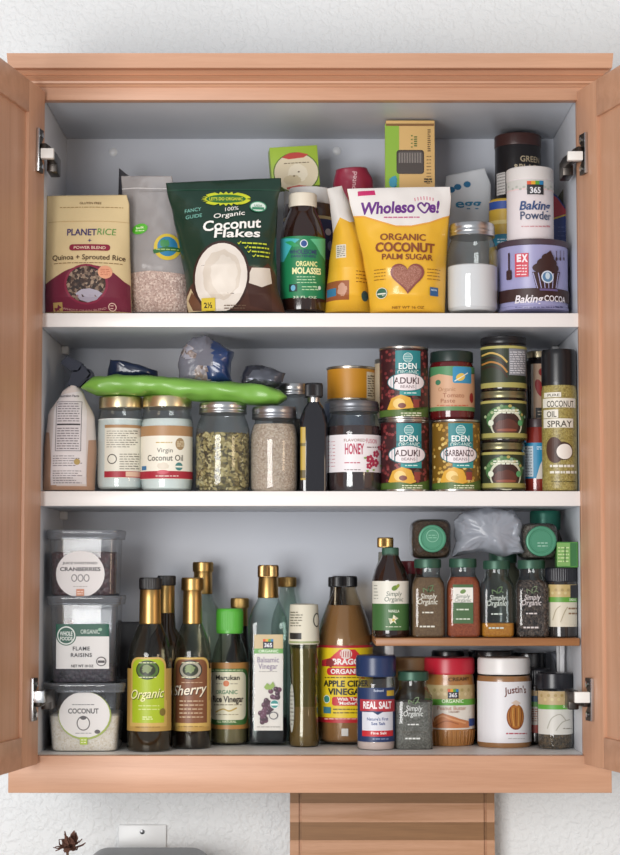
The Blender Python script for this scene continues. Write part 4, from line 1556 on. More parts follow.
# three jars stacked
def spread_jar(label, x0, x1, ytop, ybot, zb, Yf, kind):
    it = Item('spread_jar', label, 'jar', x0, x1, (ytop+ybot)/2, Yf, zb, None)
    hw = it.rp
    zt = it.z(ytop)
    k = it.k
    r = it.r
    lidh = 7/k
    it.spin('jar', [(r*.9, 0), (r*.97, .001), (r, .004), (r, zt - lidh - .006), (r*.985, zt - lidh - .003), (r*.95, zt - lidh - .001), (r*.95, zt - lidh + .002)], M('1c1412', .1, coat=.6), raw=True)
    m = BLACKP if kind == 0 else M('8f8a6a', .32, .8)
    it.spin('lid', [(r*.985, zt - lidh), (r*.995, zt - lidh + .0008), (r*.995, zt - lidh*.45), (r*.985, zt - lidh*.4), (r*.985, zt - .001), (r*.96, zt), (r*.9, zt - .0002), (0, zt - .0004)], m, raw=True)
    a = it.art_cyl()
    cx = it.cx
    Y0 = ytop + 9.5
    yb = ybot - 3.2
    a.rect(x0, Y0, x1, yb, '2c3524')
    a.rect(x0, Y0, x1, Y0 + 2.6, 'b3ab62')
    a.rect(x0, yb - 5, x1, yb, 'a8a15c')
    if kind == 0:
        for q in range(4): a.curve([(x0 + 1, Y0 + 8 + 4.5*q), (x0 + 9, Y0 + 5 + 4.5*q), (x0 + 18, Y0 + 8 + 4.5*q), (x0 + 24, Y0 + 14 + 5*q)], 1.8, ('c9a85a', '2a1a14', 'b07a3a', '3a2418')[q])
        a.rect(cx + 3, Y0 + 2, x1 - 2, Y0 + 27, '86888e')
        a.lines(cx + 4, x1 - 3, Y0 + 3, Y0 + 26, 10, 'd3d4d8', .8)
    else:
        a.ell(cx, Y0 + 17, 21, 13.5, '4f7a4a')
        a.ell(cx + 1, Y0 + 22, 17, 15, 'cfd0b8')
        a.ell(cx + 1, Y0 + 23, 15, 13, '3a211c')
        a.ell(cx + 1, Y0 + 25, 12, 8, '5a3026', wob=.08)
        a.poly([(x0, yb), (x0, yb - 6), (x1, yb - 6), (x1, yb)], 'a8a15c')
        a.rect(x0, yb - 1.6, x1, yb, '54522c')
        for q in range(6): a.ell(x0 + 4 + 3*q, Y0 + 15 - 2.2*q, 1.8, 1.5, ('a9b88a', '6b8a5c')[q % 2])
        for q in range(6): a.ell(x1 - 4 - 3*q, Y0 + 15 - 2.2*q, 1.8, 1.5, ('7fa08a', 'b0a05c')[q % 2])
        a.lines(cx - 11, cx + 13, Y0 + 7, Y0 + 12, 2, 'dfe3cf', 1.4)
        a.ell(x0 + 9, Y0 + 21, 3, 3, 'dfe3cf')
        a.ell(x1 - 9, Y0 + 21, 3, 3, '5aa06a')
        a.ell(cx + 1, Y0 + 28, 10, 1.4, '8a4a36')
    a.build('label', it.root, a.mapper)
    return it
s1 = spread_jar('small jar with arched green label at the bottom of a stack of three small jars', 480.5, 525, 443.5, 493, S2, .03, 1)
s2 = spread_jar('small jar with arched green label in the middle of a stack of three small jars', 480.5, 526.5, 392.5, 443.5, s1.top, .03, 1)
s3 = spread_jar('small jar with black lid at the top of a stack of three small jars', 480.5, 526.5, 338.5, 392.5, s2.top, .03, 0)

# pepper bottle behind, salsa jar, coconut oil spray
it = Item('sauce_bottle', 'tall dark sauce bottle with gold cap and red peppers on its label', 'bottle', 524.5, 553, 400, .115, S2)
it.spin('bottle', [(12.5, 495), (14, 493), (14.2, 488), (14.2, 368), (12.5, 362), (10.5, 360), (10, 356)], M('1c1214', .1, coat=.6))
screw_lid(it, 11.5, 352, 358.5, GOLD, None, 'cap')
a = it.art_cyl()
a.rect(530, 364, 548, 420, 'd9b496')
a.rect(530, 364, 532, 420, 'e6ddd2')
a.ell(541, 372, 4, 4, 'a52b26')
a.ell(538, 388, 4, 9, 'b02a2a', rot=.3)
a.ell(544, 396, 3, 8, '8a1f22', rot=-.2)
a.stroke([(541, 366), (542, 370)], 1, '4a6a2c')
a.rect(534, 408, 548, 418, '2a2420')
a.lines(536, 547, 410, 416, 2, 'd9c9b0', 1)
a.build('label', it.root, a.mapper)
it = Item('salsa_jar', 'jar of red salsa with a bright blue label, beside the stack of three small jars', 'jar', 521.5, 553, 460, .07, S2)
it.spin('jar', [(14, 493), (15.3, 491.5), (15.6, 488), (15.6, 437), (14.5, 432), (12.5, 428), (12.3, 425)], M('8a3028', .15, coat=.6))
screw_lid(it, 12.8, 419.5, 428, M('4a3a3c', .35))
a = it.art_cyl()
a.rect(521.8, 443.5, 552.7, 479, '1f86b0')
a.rect(523, 446, 531.5, 477, 'c9d3d9')
a.lines(524, 530.5, 447, 476, 10, '6a7a86', .8)
a.lines(535, 543, 446, 450, 2, 'cfe4ee', .9)
a.poly([(534, 479), (538, 465), (543, 455), (548, 449), (553, 446), (553, 479)], 'd8cfc4')
a.poly([(541, 476), (543, 466), (549, 464), (551, 476)], 'c0503c')
a.build('label', it.root, a.mapper)
it = Item('cooking_spray', 'olive coloured coconut oil spray can with black cap at the right of the middle shelf', 'spray can', 545.5, 581, 450, .0145, S2)
it.spin('can', [(16.5, 491), (17.3, 490), (17.5, 488), (17.5, 392), (16.8, 388), (16.6, 386)], speck('gold_flake', ['a09150', '8f8044', 'b3a566', '857640'], 500, .35, .1))
screw_lid(it, 17.4, 350.5, 386.5, M('1a1a1d', .28), None, 'cap')
a = it.art_cyl()
W = 'e3ded0'
def tag_word(txt, x0, x1, y, h):
    a.rect(x0, y - h/2 - 1.6, x1, y + h/2 + 1.6, W)
    a.text(txt, (x0+x1)/2, y, h, '4a4436', x1 - x0 - 2.5, .015)
tag_word('PURE', 547.5, 563, 395, 2.6)
tag_word('COCONUT', 546.5, 578, 403.5, 6.4)
tag_word('OIL', 547, 560, 414, 6)
tag_word('SPRAY', 547, 575, 423.5, 6.4)
a.ell(556, 450, 9, 13, '4a2c20', rot=.1)
a.ell(565, 451, 9.5, 9, '3d2318')
a.ell(566, 451.5, 8, 7.6, 'e6ded4')
a.lines(552, 576, 464, 468, 1, 'e3ded0', 2.4)
a.lines(552, 578, 470.5, 474, 1, 'e3ded0', 2.4)
a.lines(553, 577, 480, 483, 1, '5a5228', .8)
a.build('label', it.root, a.mapper)

# ================================================================== CABINET FLOOR (bottom)
def floorY(y):
    """depth on the cabinet floor of a base seen at pixel row y"""
    lo, hi = -.2, .4
    for _ in range(40):
        m = (lo + hi)/2
        if PZ(310, y, m) > F0: lo = m
        else: hi = m
    return lo

# clear tubs
TUB = glass('f4f6f8', .05, 'a0a6ac', .05, 'dfe3e8')
def tub(label, x0, x1, ytop, ybot, zb, Yf, art, fillmat, fy, base, rot=0):
    it = Item('plastic_tub', label, 'tub', x0, x1, (ytop+ybot)/2, Yf, zb, None, rot)
    hw = it.rp
    zt = it.z(ytop)
    r = it.r
    lh = 9/it.k
    prof = [(r*base*.96, 0, 7), (r*base, .003, 7), (r*.90, zt - lh, 7), (r*.94, zt - lh + .001, 7), (r*.94, zt - lh + .003, 7)]
    it.spin('tub', prof, TUB, n=96, raw=True)
    it.spin('lid', [(r*.93, zt - lh + .0005, 7), (r*.97, zt - lh, 7), (r*.985, zt - lh*.5, 7), (r, zt - lh*.35, 7), (r, zt - .002, 7), (r*.98, zt, 7), (r*.9, zt, 7), (r*.88, zt - .003, 7), (0, zt - .003)], glass('e3e6ea', .05, '787e86', .22, 'b4b8be'), n=96, raw=True)
    fz = it.z(fy)
    q = lambda z: base + (.90 - base)*z/(zt - lh)
    fp = [(r*q(0)*.93, .0012, 7), (r*q(.003)*.965, .004, 7), (r*q(fz)*.965, fz - .003, 7), (r*q(fz)*.9, fz, 7), (0, fz + .002)]
    it.spin('contents', fp, fillmat, n=96, raw=True)
    def mp(u, v, o):
        R = r*q(max(0, v))*.999
        t = min(.999, abs(u)/R)
        return (u, -R*(1 - t**7)**(1/7) - o, v)
    a = Art(it.conv_flat(-r*.93), it.k, 4)
    a.mapper = mp
    art(a)
    a.build('label', it.root, mp, .0015, .004, off=.0005, step=.00012)
    return it
PINK = speck('shredded_coconut', ['f6eedf', 'efe4d0', 'faf4ea', 'e6dac4'], 420, .8, .2)
def art1(a):
    a.ell(84.5, 716, 26, 23.5, '9fb05a')
    a.ell(84, 715, 25, 22.5, 'e6e4e2')
    a.lines(72, 94, 703.5, 706, 1, '6a6a6a', .8)
    a.text('COCONUT', 83, 711, 5, '2c2c30', 30, .02)
    a.ell(83, 723.5, 6.6, 7.2, '5a5658')
    a.ell(83, 723.5, 5.6, 6.2, 'e6e4e2')
    a.ell(83, 718, 3, 2, '5a5658')
    a.ell(97, 732, 2.8, 2, '5a5658')
    a.lines(75, 91, 732, 735, 1, '9a9a9a', .7)
    a.rect(79.5, 737.5, 87, 745, 'a9c23c')
    a.lines(80.5, 86, 739, 744, 2, 'e9f0c4', .9)
def art2(a):
    a.rect(55.5, 624, 109, 669, 'e3e2e0')
    a.rect(55.5, 624, 109, 636.5, '1d5a48')
    a.ring(66, 635.5, 10, 10, 1, '1d5a48', '1d5a48')
    a.ring(66, 635.5, 9, 9, 1.2, 'dfe8e2', '1d5a48')
    a.text('WHOLE', 66, 633.5, 4.2, 'dfe8e2', 12.5, .03)
    a.text('FOODS', 66, 638.5, 3.6, 'dfe8e2', 12.5, .03)
    a.text('ORGANIC', 90, 631.5, 4.2, 'cfe0d6', 19, .01)
    a.ell(100, 629.5, 2, 1.6, '8ab59a')
    a.text('FLAME', 81, 648.5, 3.8, '3c3c40', 17, .02, 0, 0, 0, .08)
    a.text('RAISINS', 81, 655, 3.8, '3c3c40', 21, .02, 0, 0, 0, .08)
    a.text('NET WT 10 OZ', 82, 666, 2.6, '2c2c30', 22, .02)
    a.ring(101, 661.5, 5, 4.6, .9, '4a4648', 'dcdad8')
    a.rect(97.5, 660.5, 104.5, 663, '4a4648')
def art3(a):
    a.ell(80, 574, 24, 23, 'e3dfde')
    a.text('JUICE SWEETENED', 80, 563, 2.3, '3a3438', 34, .02)
    a.text('CRANBERRIES', 80, 569, 3.7, '3a3438', 40, .03)
    for x in (74, 80.3, 86.4):
        a.ell(x, 578, 2.8, 3.6, '4a4448')
        a.ell(x, 578, 2.1, 2.9, 'e3dfde')
    a.lines(73, 88, 585, 588, 1, 'b0a8a6', .7)
    a.rect(76, 589, 84, 596, 'd08a6a')
    a.lines(77, 83, 590.5, 595, 2, 'f0d6c6', .9)
Yt = floorY(752)
t1 = tub('clear tub of shredded coconut at the bottom of the stack of three tubs', 46, 128, 681, 752.5, F0, .05, art1, PINK, 712, .80)
t2 = tub('clear tub of raisins in the middle of the stack of three tubs', 49.5, 124, 595.5, 681, t1.top, .052, art2, speck('raisins', ['1a1420', '2c2030', '3a2a38'], 150, .5, .8), 664, .84)
t3 = tub('clear tub of dried cranberries at the top of the stack of three tubs', 49, 124, 530.5, 595.5, t2.top, .052, art3, speck('cranberries', ['2a0f16', '4a1a22', '381219'], 150, .4, .9), 552, .86)

# dark bottles behind the tubs
it = Item('round_bottle', 'dark round bottle with a pale label behind the tub stack at the left side panel', 'bottle', 37, 90, 715, .17, F0)
it.spin('bottle', [(21, 742), (24, 740), (26, 730), (26, 705), (23, 692), (14, 682), (9, 676), (9, 664)], M('241a1c', .15, coat=.5))
screw_lid(it, 10, 656, 668, BLACKP, None, 'cap')
a = it.art_cyl()
a.ell(56, 712, 18, 25, 'b5aeb0')
a.text('ABA', 50, 706, 4, '4a4448', 12, .02)
a.lines(42, 62, 714, 722, 2, '7a7476', .8)
a.build('label', it.root, a.mapper)
it = Item('hot_sauce_bottle', 'slim green bottle with a red cap behind the tub stack', 'bottle', 44, 62, 650, .255, F0)
it.spin('bottle', [(8, 740), (9, 738), (9, 660), (8, 650), (5, 642), (4, 636), (4, 632)], M('1f5a2e', .2, coat=.5))
screw_lid(it, 4.6, 620, 634, M('9a2024', .35), None, 'cap')
it = Item('dark_carton', 'plain black carton behind the first green labelled vinegar bottle', 'carton', 117, 150, 680, .22, F0, flat=.05)
bx('carton', it.root, M('1c1a1f', .45), -it.r, it.r, -.025, .025, 0, it.z(622), .002)

# vinegar bottles
def wine_bottle(label, x0, x1, ybot, kind, liquid, lab, top):
    Yf = floorY(ybot)
    it = Item('vinegar_bottle', label, 'bottle', x0, x1, 690, Yf, F0)
    hw = it.rp
    yb = ybot - 2
    it.spin('bottle', [(hw*.88, yb), (hw*.97, yb - 1.5), (hw, yb - 4), (hw, 662), (hw*.97, 652), (hw*.85, 641), (hw*.66, 631), (hw*.50, 623), (hw*.44, 617), (hw*.42, 600), (hw*.42, 592)], glass('e6e4d8', edge='7a766a'), n=56)
    it.spin('vinegar', [(hw*.85, yb - .8), (hw*.93, yb - 2.5), (hw*.955, yb - 5), (hw*.955, 660), (0, 659.5)], M(liquid, .12, coat=.4), n=56)
    foil = [(hw*.47, 624), (hw*.5, 623.5), (hw*.485, 600), (hw*.47, top + 10), (hw*.44, top + 9)]
    it.spin('foil', foil, BRASS)
    if kind == 'black': screw_lid(it, hw*.50, top, top + 12, BLACKP, (2, .0004), 'cap')
    else: screw_lid(it, hw*.56, top, top + 13, BRASS, (2, .0003), 'cap')
    a = it.art_cyl()
    cx = it.cx
    X = lambda u: cx + u
    a.rect(x0 + .5, 668, x1 - .5, 730, 'b5924c')
    c1, c2 = lab
    a.rrect(X(-17), 657, X(17), 725, 9, 'c9a85c')
    a.rect(X(-18), 700, X(18), 726, 'c9a85c')
    a.rrect(X(-15.5), 659, X(15.5), 722.5, 8, c1)
    a.rect(X(-15.5), 700, X(15.5), 722.5, c1)
    a.ell(X(-.5), 670, 12, 9.5, '22241c')
    a.ell(X(-.5), 670, 10.8, 8.4, c2)
    a.ell(X(-.5), 670, 8, 6, '2c3422')
    a.ell(X(-1), 669, 5, 4, '7a8a5a', wob=.2)
    a.lines(X(-9), X(8), 661.5, 664, 1, 'd8d8b0', .8)
    a.lines(X(-9), X(8), 676, 678.5, 1, 'd8d8b0', .8)
    return it, a, X
it, a, X = wine_bottle('vinegar bottle with a lime green arched label and black cap', 127.5, 172, 752.5, 'black', '2e2112', ('a3b81e', '4a6a2c'), 577.5)
a.text('Organic', X(-.5), 694, 9.5, '4a5214', 36, .02, .35, .06)
a.text('Organic', X(-1), 693.4, 9.5, 'e9e6a8', 36, .008, .35, .06)
a.lines(X(-9), X(11), 704, 711, 2, 'd3dc8a', .9)
a.lines(X(-5), X(5), 716, 720, 2, 'dfe6a0', .9)
a.ell(X(14), 712, 3.4, 3.8, '7a6a2c')
a.lines(X(-12), X(12), 725.5, 728.5, 1, '7a5c24', .7)
a.build('label', it.root, a.mapper)
it, a, X = wine_bottle('sherry vinegar bottle with a brown arched label and gold cap', 172.5, 211.5, 749.5, 'gold', '1c1414', ('7a4c30', 'a09a8a'), 577.5)
a.text('Sherry', X(-1), 690, 10, '2e1a10', 36, .02, .35, .08)
a.text('Sherry', X(-1.5), 689.4, 10, 'eadfc8', 36, .012, .35, .08)
a.lines(X(-11), X(12), 699, 719, 5, 'd3b896', .9)
a.lines(X(-9), X(11), 681, 684, 1, 'c9a886', .7)
a.lines(X(-12), X(12), 725, 728, 1, '7a5c24', .7)
a.build('label', it.root, a.mapper)

# bottles standing at the back
def back_bottle(label, x0, x1, ycap, yneck0, hwn, Yf, bodymat, capmat, foil, shoulder, name='vinegar_bottle', ycapb=None):
    it = Item(name, label, 'bottle', x0, x1, 690, Yf, F0)
    hw = it.rp
    it.spin('bottle', [(hw*.9, 745), (hw, 738), (hw, shoulder + 22), (hw*.85, shoulder + 10), (hwn + 2, shoulder), (hwn, yneck0), (hwn, ycap + 8)], bodymat)
    if foil: it.spin('foil', [(hwn + .6, shoulder - 6), (hwn + 1, shoulder - 7), (hwn + .6, ycap + 9), (hwn + .2, ycap + 8)], foil)
    screw_lid(it, hwn + 1.6, ycap, ycapb or ycap + 10, capmat, (2, .0003), 'cap')
    return it
back_bottle('bottle with black cap and gold neck behind the lime green labelled bottle', 146, 186, 575.5, 600, 7.5, .175, M('2a2018', .12, coat=.5), BLACKP, BRASS, 628)
back_bottle('tall clear bottle with brass cap behind the sherry vinegar', 183, 222, 562, 592, 8.6, .215, glass('e8efea', edge='84938c'), BRASS, BRASS, 600)
back_bottle('dark bottle with brass cap between the rice vinegar and the balsamic bottle', 224, 255, 598, 612, 7.4, .243, M('1a1618', .12, coat=.5), BRASS, BRASS, 645, ycapb=608)
back_bottle('clear bottle with brass cap behind the paper wrapped oil bottle', 271, 303, 577, 592, 7.6, .245, glass('e8efea', edge='84938c'), BRASS, None, 602)

# rice vinegar
it = Item('rice_vinegar_bottle', 'clear rice vinegar bottle with bright green cap and cream label', 'bottle', 210.5, 248.5, 700, .165, F0)
hw = it.rp
it.spin('bottle', [(hw*.88, 743), (hw*.97, 741.5), (hw, 738), (hw, 670), (hw*.95, 660), (hw*.8, 648), (hw*.6, 638), (hw*.56, 632), (hw*.56, 622)], glass('eff1ea', edge='8a9086'))
it.spin('rice_vinegar', [(hw*.85, 742), (hw*.94, 740.5), (hw*.96, 737), (hw*.96, 670), (hw*.9, 662), (0, 661)], M('7a7256', .15, coat=.3))
screw_lid(it, hw*.70, 608.5, 632, M('55b03a', .38), (2, .0004), 'cap')
it.spin('cap_band', [(hw*.62, 633.5), (hw*.70, 633), (hw*.70, 629.6), (hw*.62, 629)], M('55b03a', .38))
a = it.art_cyl()
a.rect(211, 662, 248, 728, 'a8783e')
a.rrect(211.2, 668, 247.6, 724, 8, '3f6a34')
a.rrect(211.5, 671.5, 246, 719, 7, 'd9d3b8')
a.lines(213, 243, 669, 671.4, 1, 'c9d6a8', .8)
a.text('Marukan', 228, 677.5, 4.6, '2c2620', 26, .03)
a.ell(227, 683.5, 3, 3, 'c46a34')
a.lines(217, 223, 682.5, 685, 1, '7a7060', .7)
a.lines(231, 238, 682.5, 685, 1, '7a7060', .7)
a.text('ORGANIC', 227, 692, 4, '3f7a54', 23, .02)
a.text('Rice Vinegar', 228, 699, 6.2, '2c2218', 34, .03)
a.lines(215, 243, 703.5, 706, 1, '6a5c44', .8)
a.curve([(217, 712), (224, 709), (230, 711), (237, 708)], 1.4, 'b59a4c')
a.lines(217, 240, 713, 716, 1, '8a8064', .7)
a.text('ALL NATURAL', 227, 721.5, 2.3, 'd9e0b8', 20, .02)
a.build('label', it.root, a.mapper)

# balsamic, square bottle
it = Item('balsamic_bottle', 'tall square balsamic vinegar bottle with grapes on its label', 'bottle', 248.5, 287.5, 690, .16, F0)
hw = it.rp
GB_ = glass('eaf3f0', edge='86a09b')
it.spin('bottle', [(hw*.9, 742, 7), (hw*.98, 740.5, 7), (hw, 737, 7), (hw, 626, 7), (hw*.97, 618, 6), (hw*.82, 609, 4), (hw*.58, 601, 2.6), (hw*.5, 597, 2), (hw*.47, 592, 2), (hw*.47, 580, 2)], GB_, n=80)
it.spin('balsamic', [(hw*.88, 741, 7), (hw*.95, 739, 7), (hw*.96, 736, 7), (hw*.96, 716, 7), (0, 715.5)], M('16161f', .1, coat=.4), n=80)
it.spin('foil', [(hw*.5, 598), (hw*.54, 597.5), (hw*.5, 578), (hw*.46, 576)], BRASS)
screw_lid(it, hw*.53, 565, 577.5, M('a3865a', .3, 1), (2, .0004), 'cap')
a = it.art_sq(it.r, 7)
a.rect(254, 634.5, 283, 730.5, 'd9d6cf')
a.rect(254, 634.5, 283, 648.5, 'c9b58c')
a.rect(254, 648.5, 283, 653.5, '6da65a')
for k, c in enumerate(('d8562c', 'e0a52c', '5aa03c', '2f7fb0')): a.rect(263 + 2.6*k, 639, 265.6 + 2.6*k, 641.5, c)
a.rect(263, 641.5, 273.4, 648.5, '1e2030')
a.text('365', 268.2, 645, 4, 'e8e8ea', 8, .03)
a.text('ORGANIC', 268.5, 651, 2.8, 'e3f0da', 20, .02)
a.text('Balsamic', 268, 659.5, 5.6, '7a6a88', 22, .008)
a.text('Vinegar', 268, 666, 5.6, '7a6a88', 19, .008)
a.lines(259, 277, 670, 673, 1, '9a9490', .7)
rr = random.Random(3)
for k in range(34):
    f = rr.random()
    px = 275 - 13*f + rr.uniform(-6.5, 6.5)*(1 - .45*f)
    py = 691 + 28*f + rr.uniform(-3.5, 3.5)
    a.ell(px, py, 2.5, 2.5, ('4a2438', '3a1a2e', '5c3048')[k % 3], n=14)
    a.ell(px - .7, py - .8, .7, .7, '8a6a80', n=8)
a.poly([(264, 687), (267, 683), (270, 685), (273, 681.5), (275, 686), (271, 689.5), (266, 689.5)], '8aa852')
a.ell(274.5, 704, 4.4, 4.4, 'e3eae6')
a.ell(274.5, 704, 3.8, 3.8, '2f8a86')
a.rect(271, 703.6, 278, 705.4, 'e3eae6')
a.ring(273.5, 715.5, 4.4, 3.8, .8, '4a4a54', 'cfccc4')
a.lines(257, 280, 725, 728.5, 1, '9a968e', .8)
a.build('label', it.root, a.mapper, step=.00003)

# oil bottle with paper wrapped top
it = Item('oil_bottle', 'slim bottle of cloudy oil with its top wrapped in printed cream paper', 'bottle', 288.5, 319.5, 690, floorY(747.5), F0)
hw = it.rp
it.spin('bottle', [(hw*.86, 746), (hw*.95, 744.5), (hw*.97, 741), (hw*.90, 712), (hw*.86, 690), (hw*.90, 664), (hw*.95, 646), (hw*.9, 640)], glass('d3d0b4', edge='55523c'))
it.spin('oil', [(hw*.84, 745.2), (hw*.92, 743.5), (hw*.94, 740), (hw*.87, 712), (hw*.865, 706)], M('8f7a62', .2, coat=.3))
it.spin('clear_oil', [(hw*.865, 706), (hw*.83, 690), (hw*.87, 664), (hw*.91, 648), (0, 648)], M('6e673c', .15, coat=.4))
it.spin('paper_wrap', [(hw*.95, 644), (hw*1.0, 643), (hw*.97, 625), (hw*.92, 606), (hw*.9, 604.5), (hw*.6, 603.6), (0, 603.6)], M('dcd6c2', .6))
def mpw(u, v, o):
    R = it.r*.985
    return ((R + o)*sin(u/R), -(R + o)*cos(u/R), v)
a = Art(it.conv_cyl(it.r*.985), it.k, 2)
a.rect(289.5, 641, 319, 643, '8a9a5a')
a.lines(290.5, 303, 611, 627, 6, '6a6654', .9, False)
a.rect(290, 633, 301.5, 639, '2a2824')
a.ring(316.5, 620, 5, 7, 1.2, '3a3832', 'dcd6c2')
a.build('wrap_print', it.root, mpw)
a = it.art_cyl(it.r*.96)
a.ell(292, 708, 3.5, 24, 'b9b9ae')
a.lines(289.8, 294, 690, 726, 9, '7a7a70', .8)
a.build('side_label', it.root, a.mapper)

# apple cider vinegar
def acv(label, x0, x1, ybot, Yf, withart, dy=0):
    it = Item('cider_vinegar_bottle', label, 'bottle', x0, x1, 690, Yf, F0)
    hw = it.rp
    D = lambda y: y + dy
    it.spin('bottle', [(hw*.88, D(741)), (hw*.97, D(739.5)), (hw, D(736)), (hw, D(646)), (hw*.97, D(636)), (hw*.83, D(620)), (hw*.62, D(604)), (hw*.44, D(592)), (hw*.40, D(588)), (hw*.40, D(582))], glass('efe6d6', edge='8f8472'), n=64)
    it.spin('cider_vinegar', [(hw*.85, D(740)), (hw*.94, D(738)), (hw*.965, D(735)), (hw*.965, D(646)), (hw*.935, D(636)), (hw*.80, D(620)), (hw*.60, D(605)), (0, D(604.5))], M('9a7a58', .2, coat=.3), n=64)
    screw_lid(it, hw*.44, D(576), D(587), BLACKP, (2, .0005), 'cap')
    return it
it = acv('apple cider vinegar bottle with a yellow and red label', 316.5, 373, 742.5, .168, True)
a = it.art_cyl()
a.rect(316.8, 644.5, 372.8, 721, 'b3222c')
a.rect(316.8, 647, 372.8, 716, 'e3c61e')
a.rect(322, 649, 368, 666, 'd3323a')
a.poly([(322, 649), (340, 649), (330, 658), (322, 660)], 'e3c61e')
a.poly([(368, 649), (354, 649), (362, 658), (368, 660)], 'e3c61e')
a.ell(345.5, 654, 6, 5, 'e9d3c8')
for k in range(5): a.stroke([(341 + 2.2*k, 651.5), (340.5 + 2.3*k, 657)], .8, 'b3222c')
a.text('BRAGG', 345.5, 661.5, 5.6, 'f3ece6', 27, .04)
a.ell(330, 663, 5, 4, '8a2a2c', wob=.2)
a.ell(361, 663, 5, 4, '8a2a2c', wob=.2)
a.rrect(327, 667.5, 364, 675, 3.4, 'c4262f')
a.text('ORGANIC', 345.5, 671.3, 4.8, 'f3ece6', 31, .03)
a.lines(325, 366, 676, 679, 1, '5a4a14', .9)
a.text('APPLE CIDER', 346, 683.5, 6, '1c1a14', 48, .035)
a.text('VINEGAR', 346, 691.5, 6.2, '1c1a14', 37, .035)
a.rrect(332, 696.5, 362, 705.5, 2.5, 'c4262f')
a.text('With The', 347, 699, 3, 'f3ece6', 20, .03)
a.text("'Mother'", 347, 703, 3, 'f3ece6', 18, .03)
a.ell(327, 699, 3.8, 4, 'e3eae6')
a.ell(327, 699, 3.2, 3.4, '3f8a7a')
a.rect(324, 707, 331, 713, '3f7a8a')
a.lines(333, 366, 707.5, 714.5, 2, '5a4a14', 1)
a.lines(325, 368, 717.5, 720, 1, 'e9b9a8', .9)
a.rect(341, 728.5, 347.5, 736, 'c9c6c0')
a.build('label', it.root, a.mapper)
back_bottle('slim bottle with black cap, its cap edge showing behind the apple cider vinegar', 325, 348, 577, 590, 6.5, .262, M('2a2420', .12, coat=.5), BLACKP, None, 612, 'slim_bottle', 587)

# ------------------------------------------------------------------ riser with spices
YR = .03
ZR = PZ(470, 638, YR)
xa, xb = PX(375.5, 640, YR), .418
t = thing('shelf_riser', 'bamboo riser shelf with white metal feet standing on the cabinet floor', 'shelf riser', ((xa+xb)/2, YR + .105, F0))
hw = (xb - xa)/2
THK = ZR - PZ(470, 646, YR)
BAM = wood('bamboo_plank', 'b07c50', '94623a', 'X', 1.2, .4)
bx('plank', t, BAM, -hw, hw, -.105, .105, ZR - F0 - THK, ZR - F0, .002)
for sx in (-1, 1):
    for sy in (-1, 1):
        bm = bmesh.new()
        xl = PX(390.5, 652, YR+.13) - t.location.x if sx < 0 else hw - .0065
        yl = .078 + sy*.02
        wl = .0065 if sx < 0 else .004
        z1 = ZR - F0 - THK - .0002
        box(bm, xl - wl, xl + wl, yl - .004, yl + .004, z1 - .02, z1, .001)
        box(bm, xl - .0035, xl + .0035, yl - .003, yl + .003, 0, z1 - .01, .001)
        lathe(bm, [(0, 0), (.003, 0), (.003, .001), (0, .0015)], 12, 0, None, Matrix.Translation((xl, yl - .0038, z1 - .011)) @ Matrix.Rotation(pi/2, 4, 'X'))
        new_obj('leg', bm, M('e3e4e6', .35), t, 40)

def spice(label, x0, x1, ytop, ybot, zb, Yf, fillmat, fy, art, lidmat=None, name='spice_jar', rot=0):
    it = Item(name, label, 'jar', x0, x1, (ytop+ybot)/2, Yf, zb, None, rot)
    hw = it.rp
    H = ybot - ytop
    g = lambda f: ybot - H*f
    S = 6
    it.spin('jar', [(hw*.9, g(0), S), (hw*.97, g(.015), S), (hw, g(.04), S), (hw*.995, g(.62), S), (hw*.95, g(.70), 4.5), (hw*.80, g(.765), 3), (hw*.74, g(.80), 2), (hw*.74, g(.86), 2), (hw*.74, g(.9), 2)], glass('e9eeee', edge='8f999b'), n=80)
    fl = min(fy, ybot - 3)
    F = (ybot - fl)/H
    pr = [(hw*.86, g(.015), S), (hw*.93, g(.03), S), (hw*.955, g(.05), S), (hw*.95, g(min(F, .62)), S)]
    if F > .64: pr += [(hw*.90, g(min(F, .70)), 4.5)]
    if F > .72: pr += [(hw*.76, g(min(F, .765)), 3)]
    pr += [(0, g(min(F, .77) + .004))]
    it.spin('spice', pr, fillmat, n=80)
    screw_lid(it, hw*.80, ytop, ytop + H*.115, lidmat or GREENCAP, (2, .0003))
    a = it.art_sq(it.r, S)
    art(a, it)
    a.build('label', it.root, a.mapper)
    return it
PALE = 'd6d6cc'
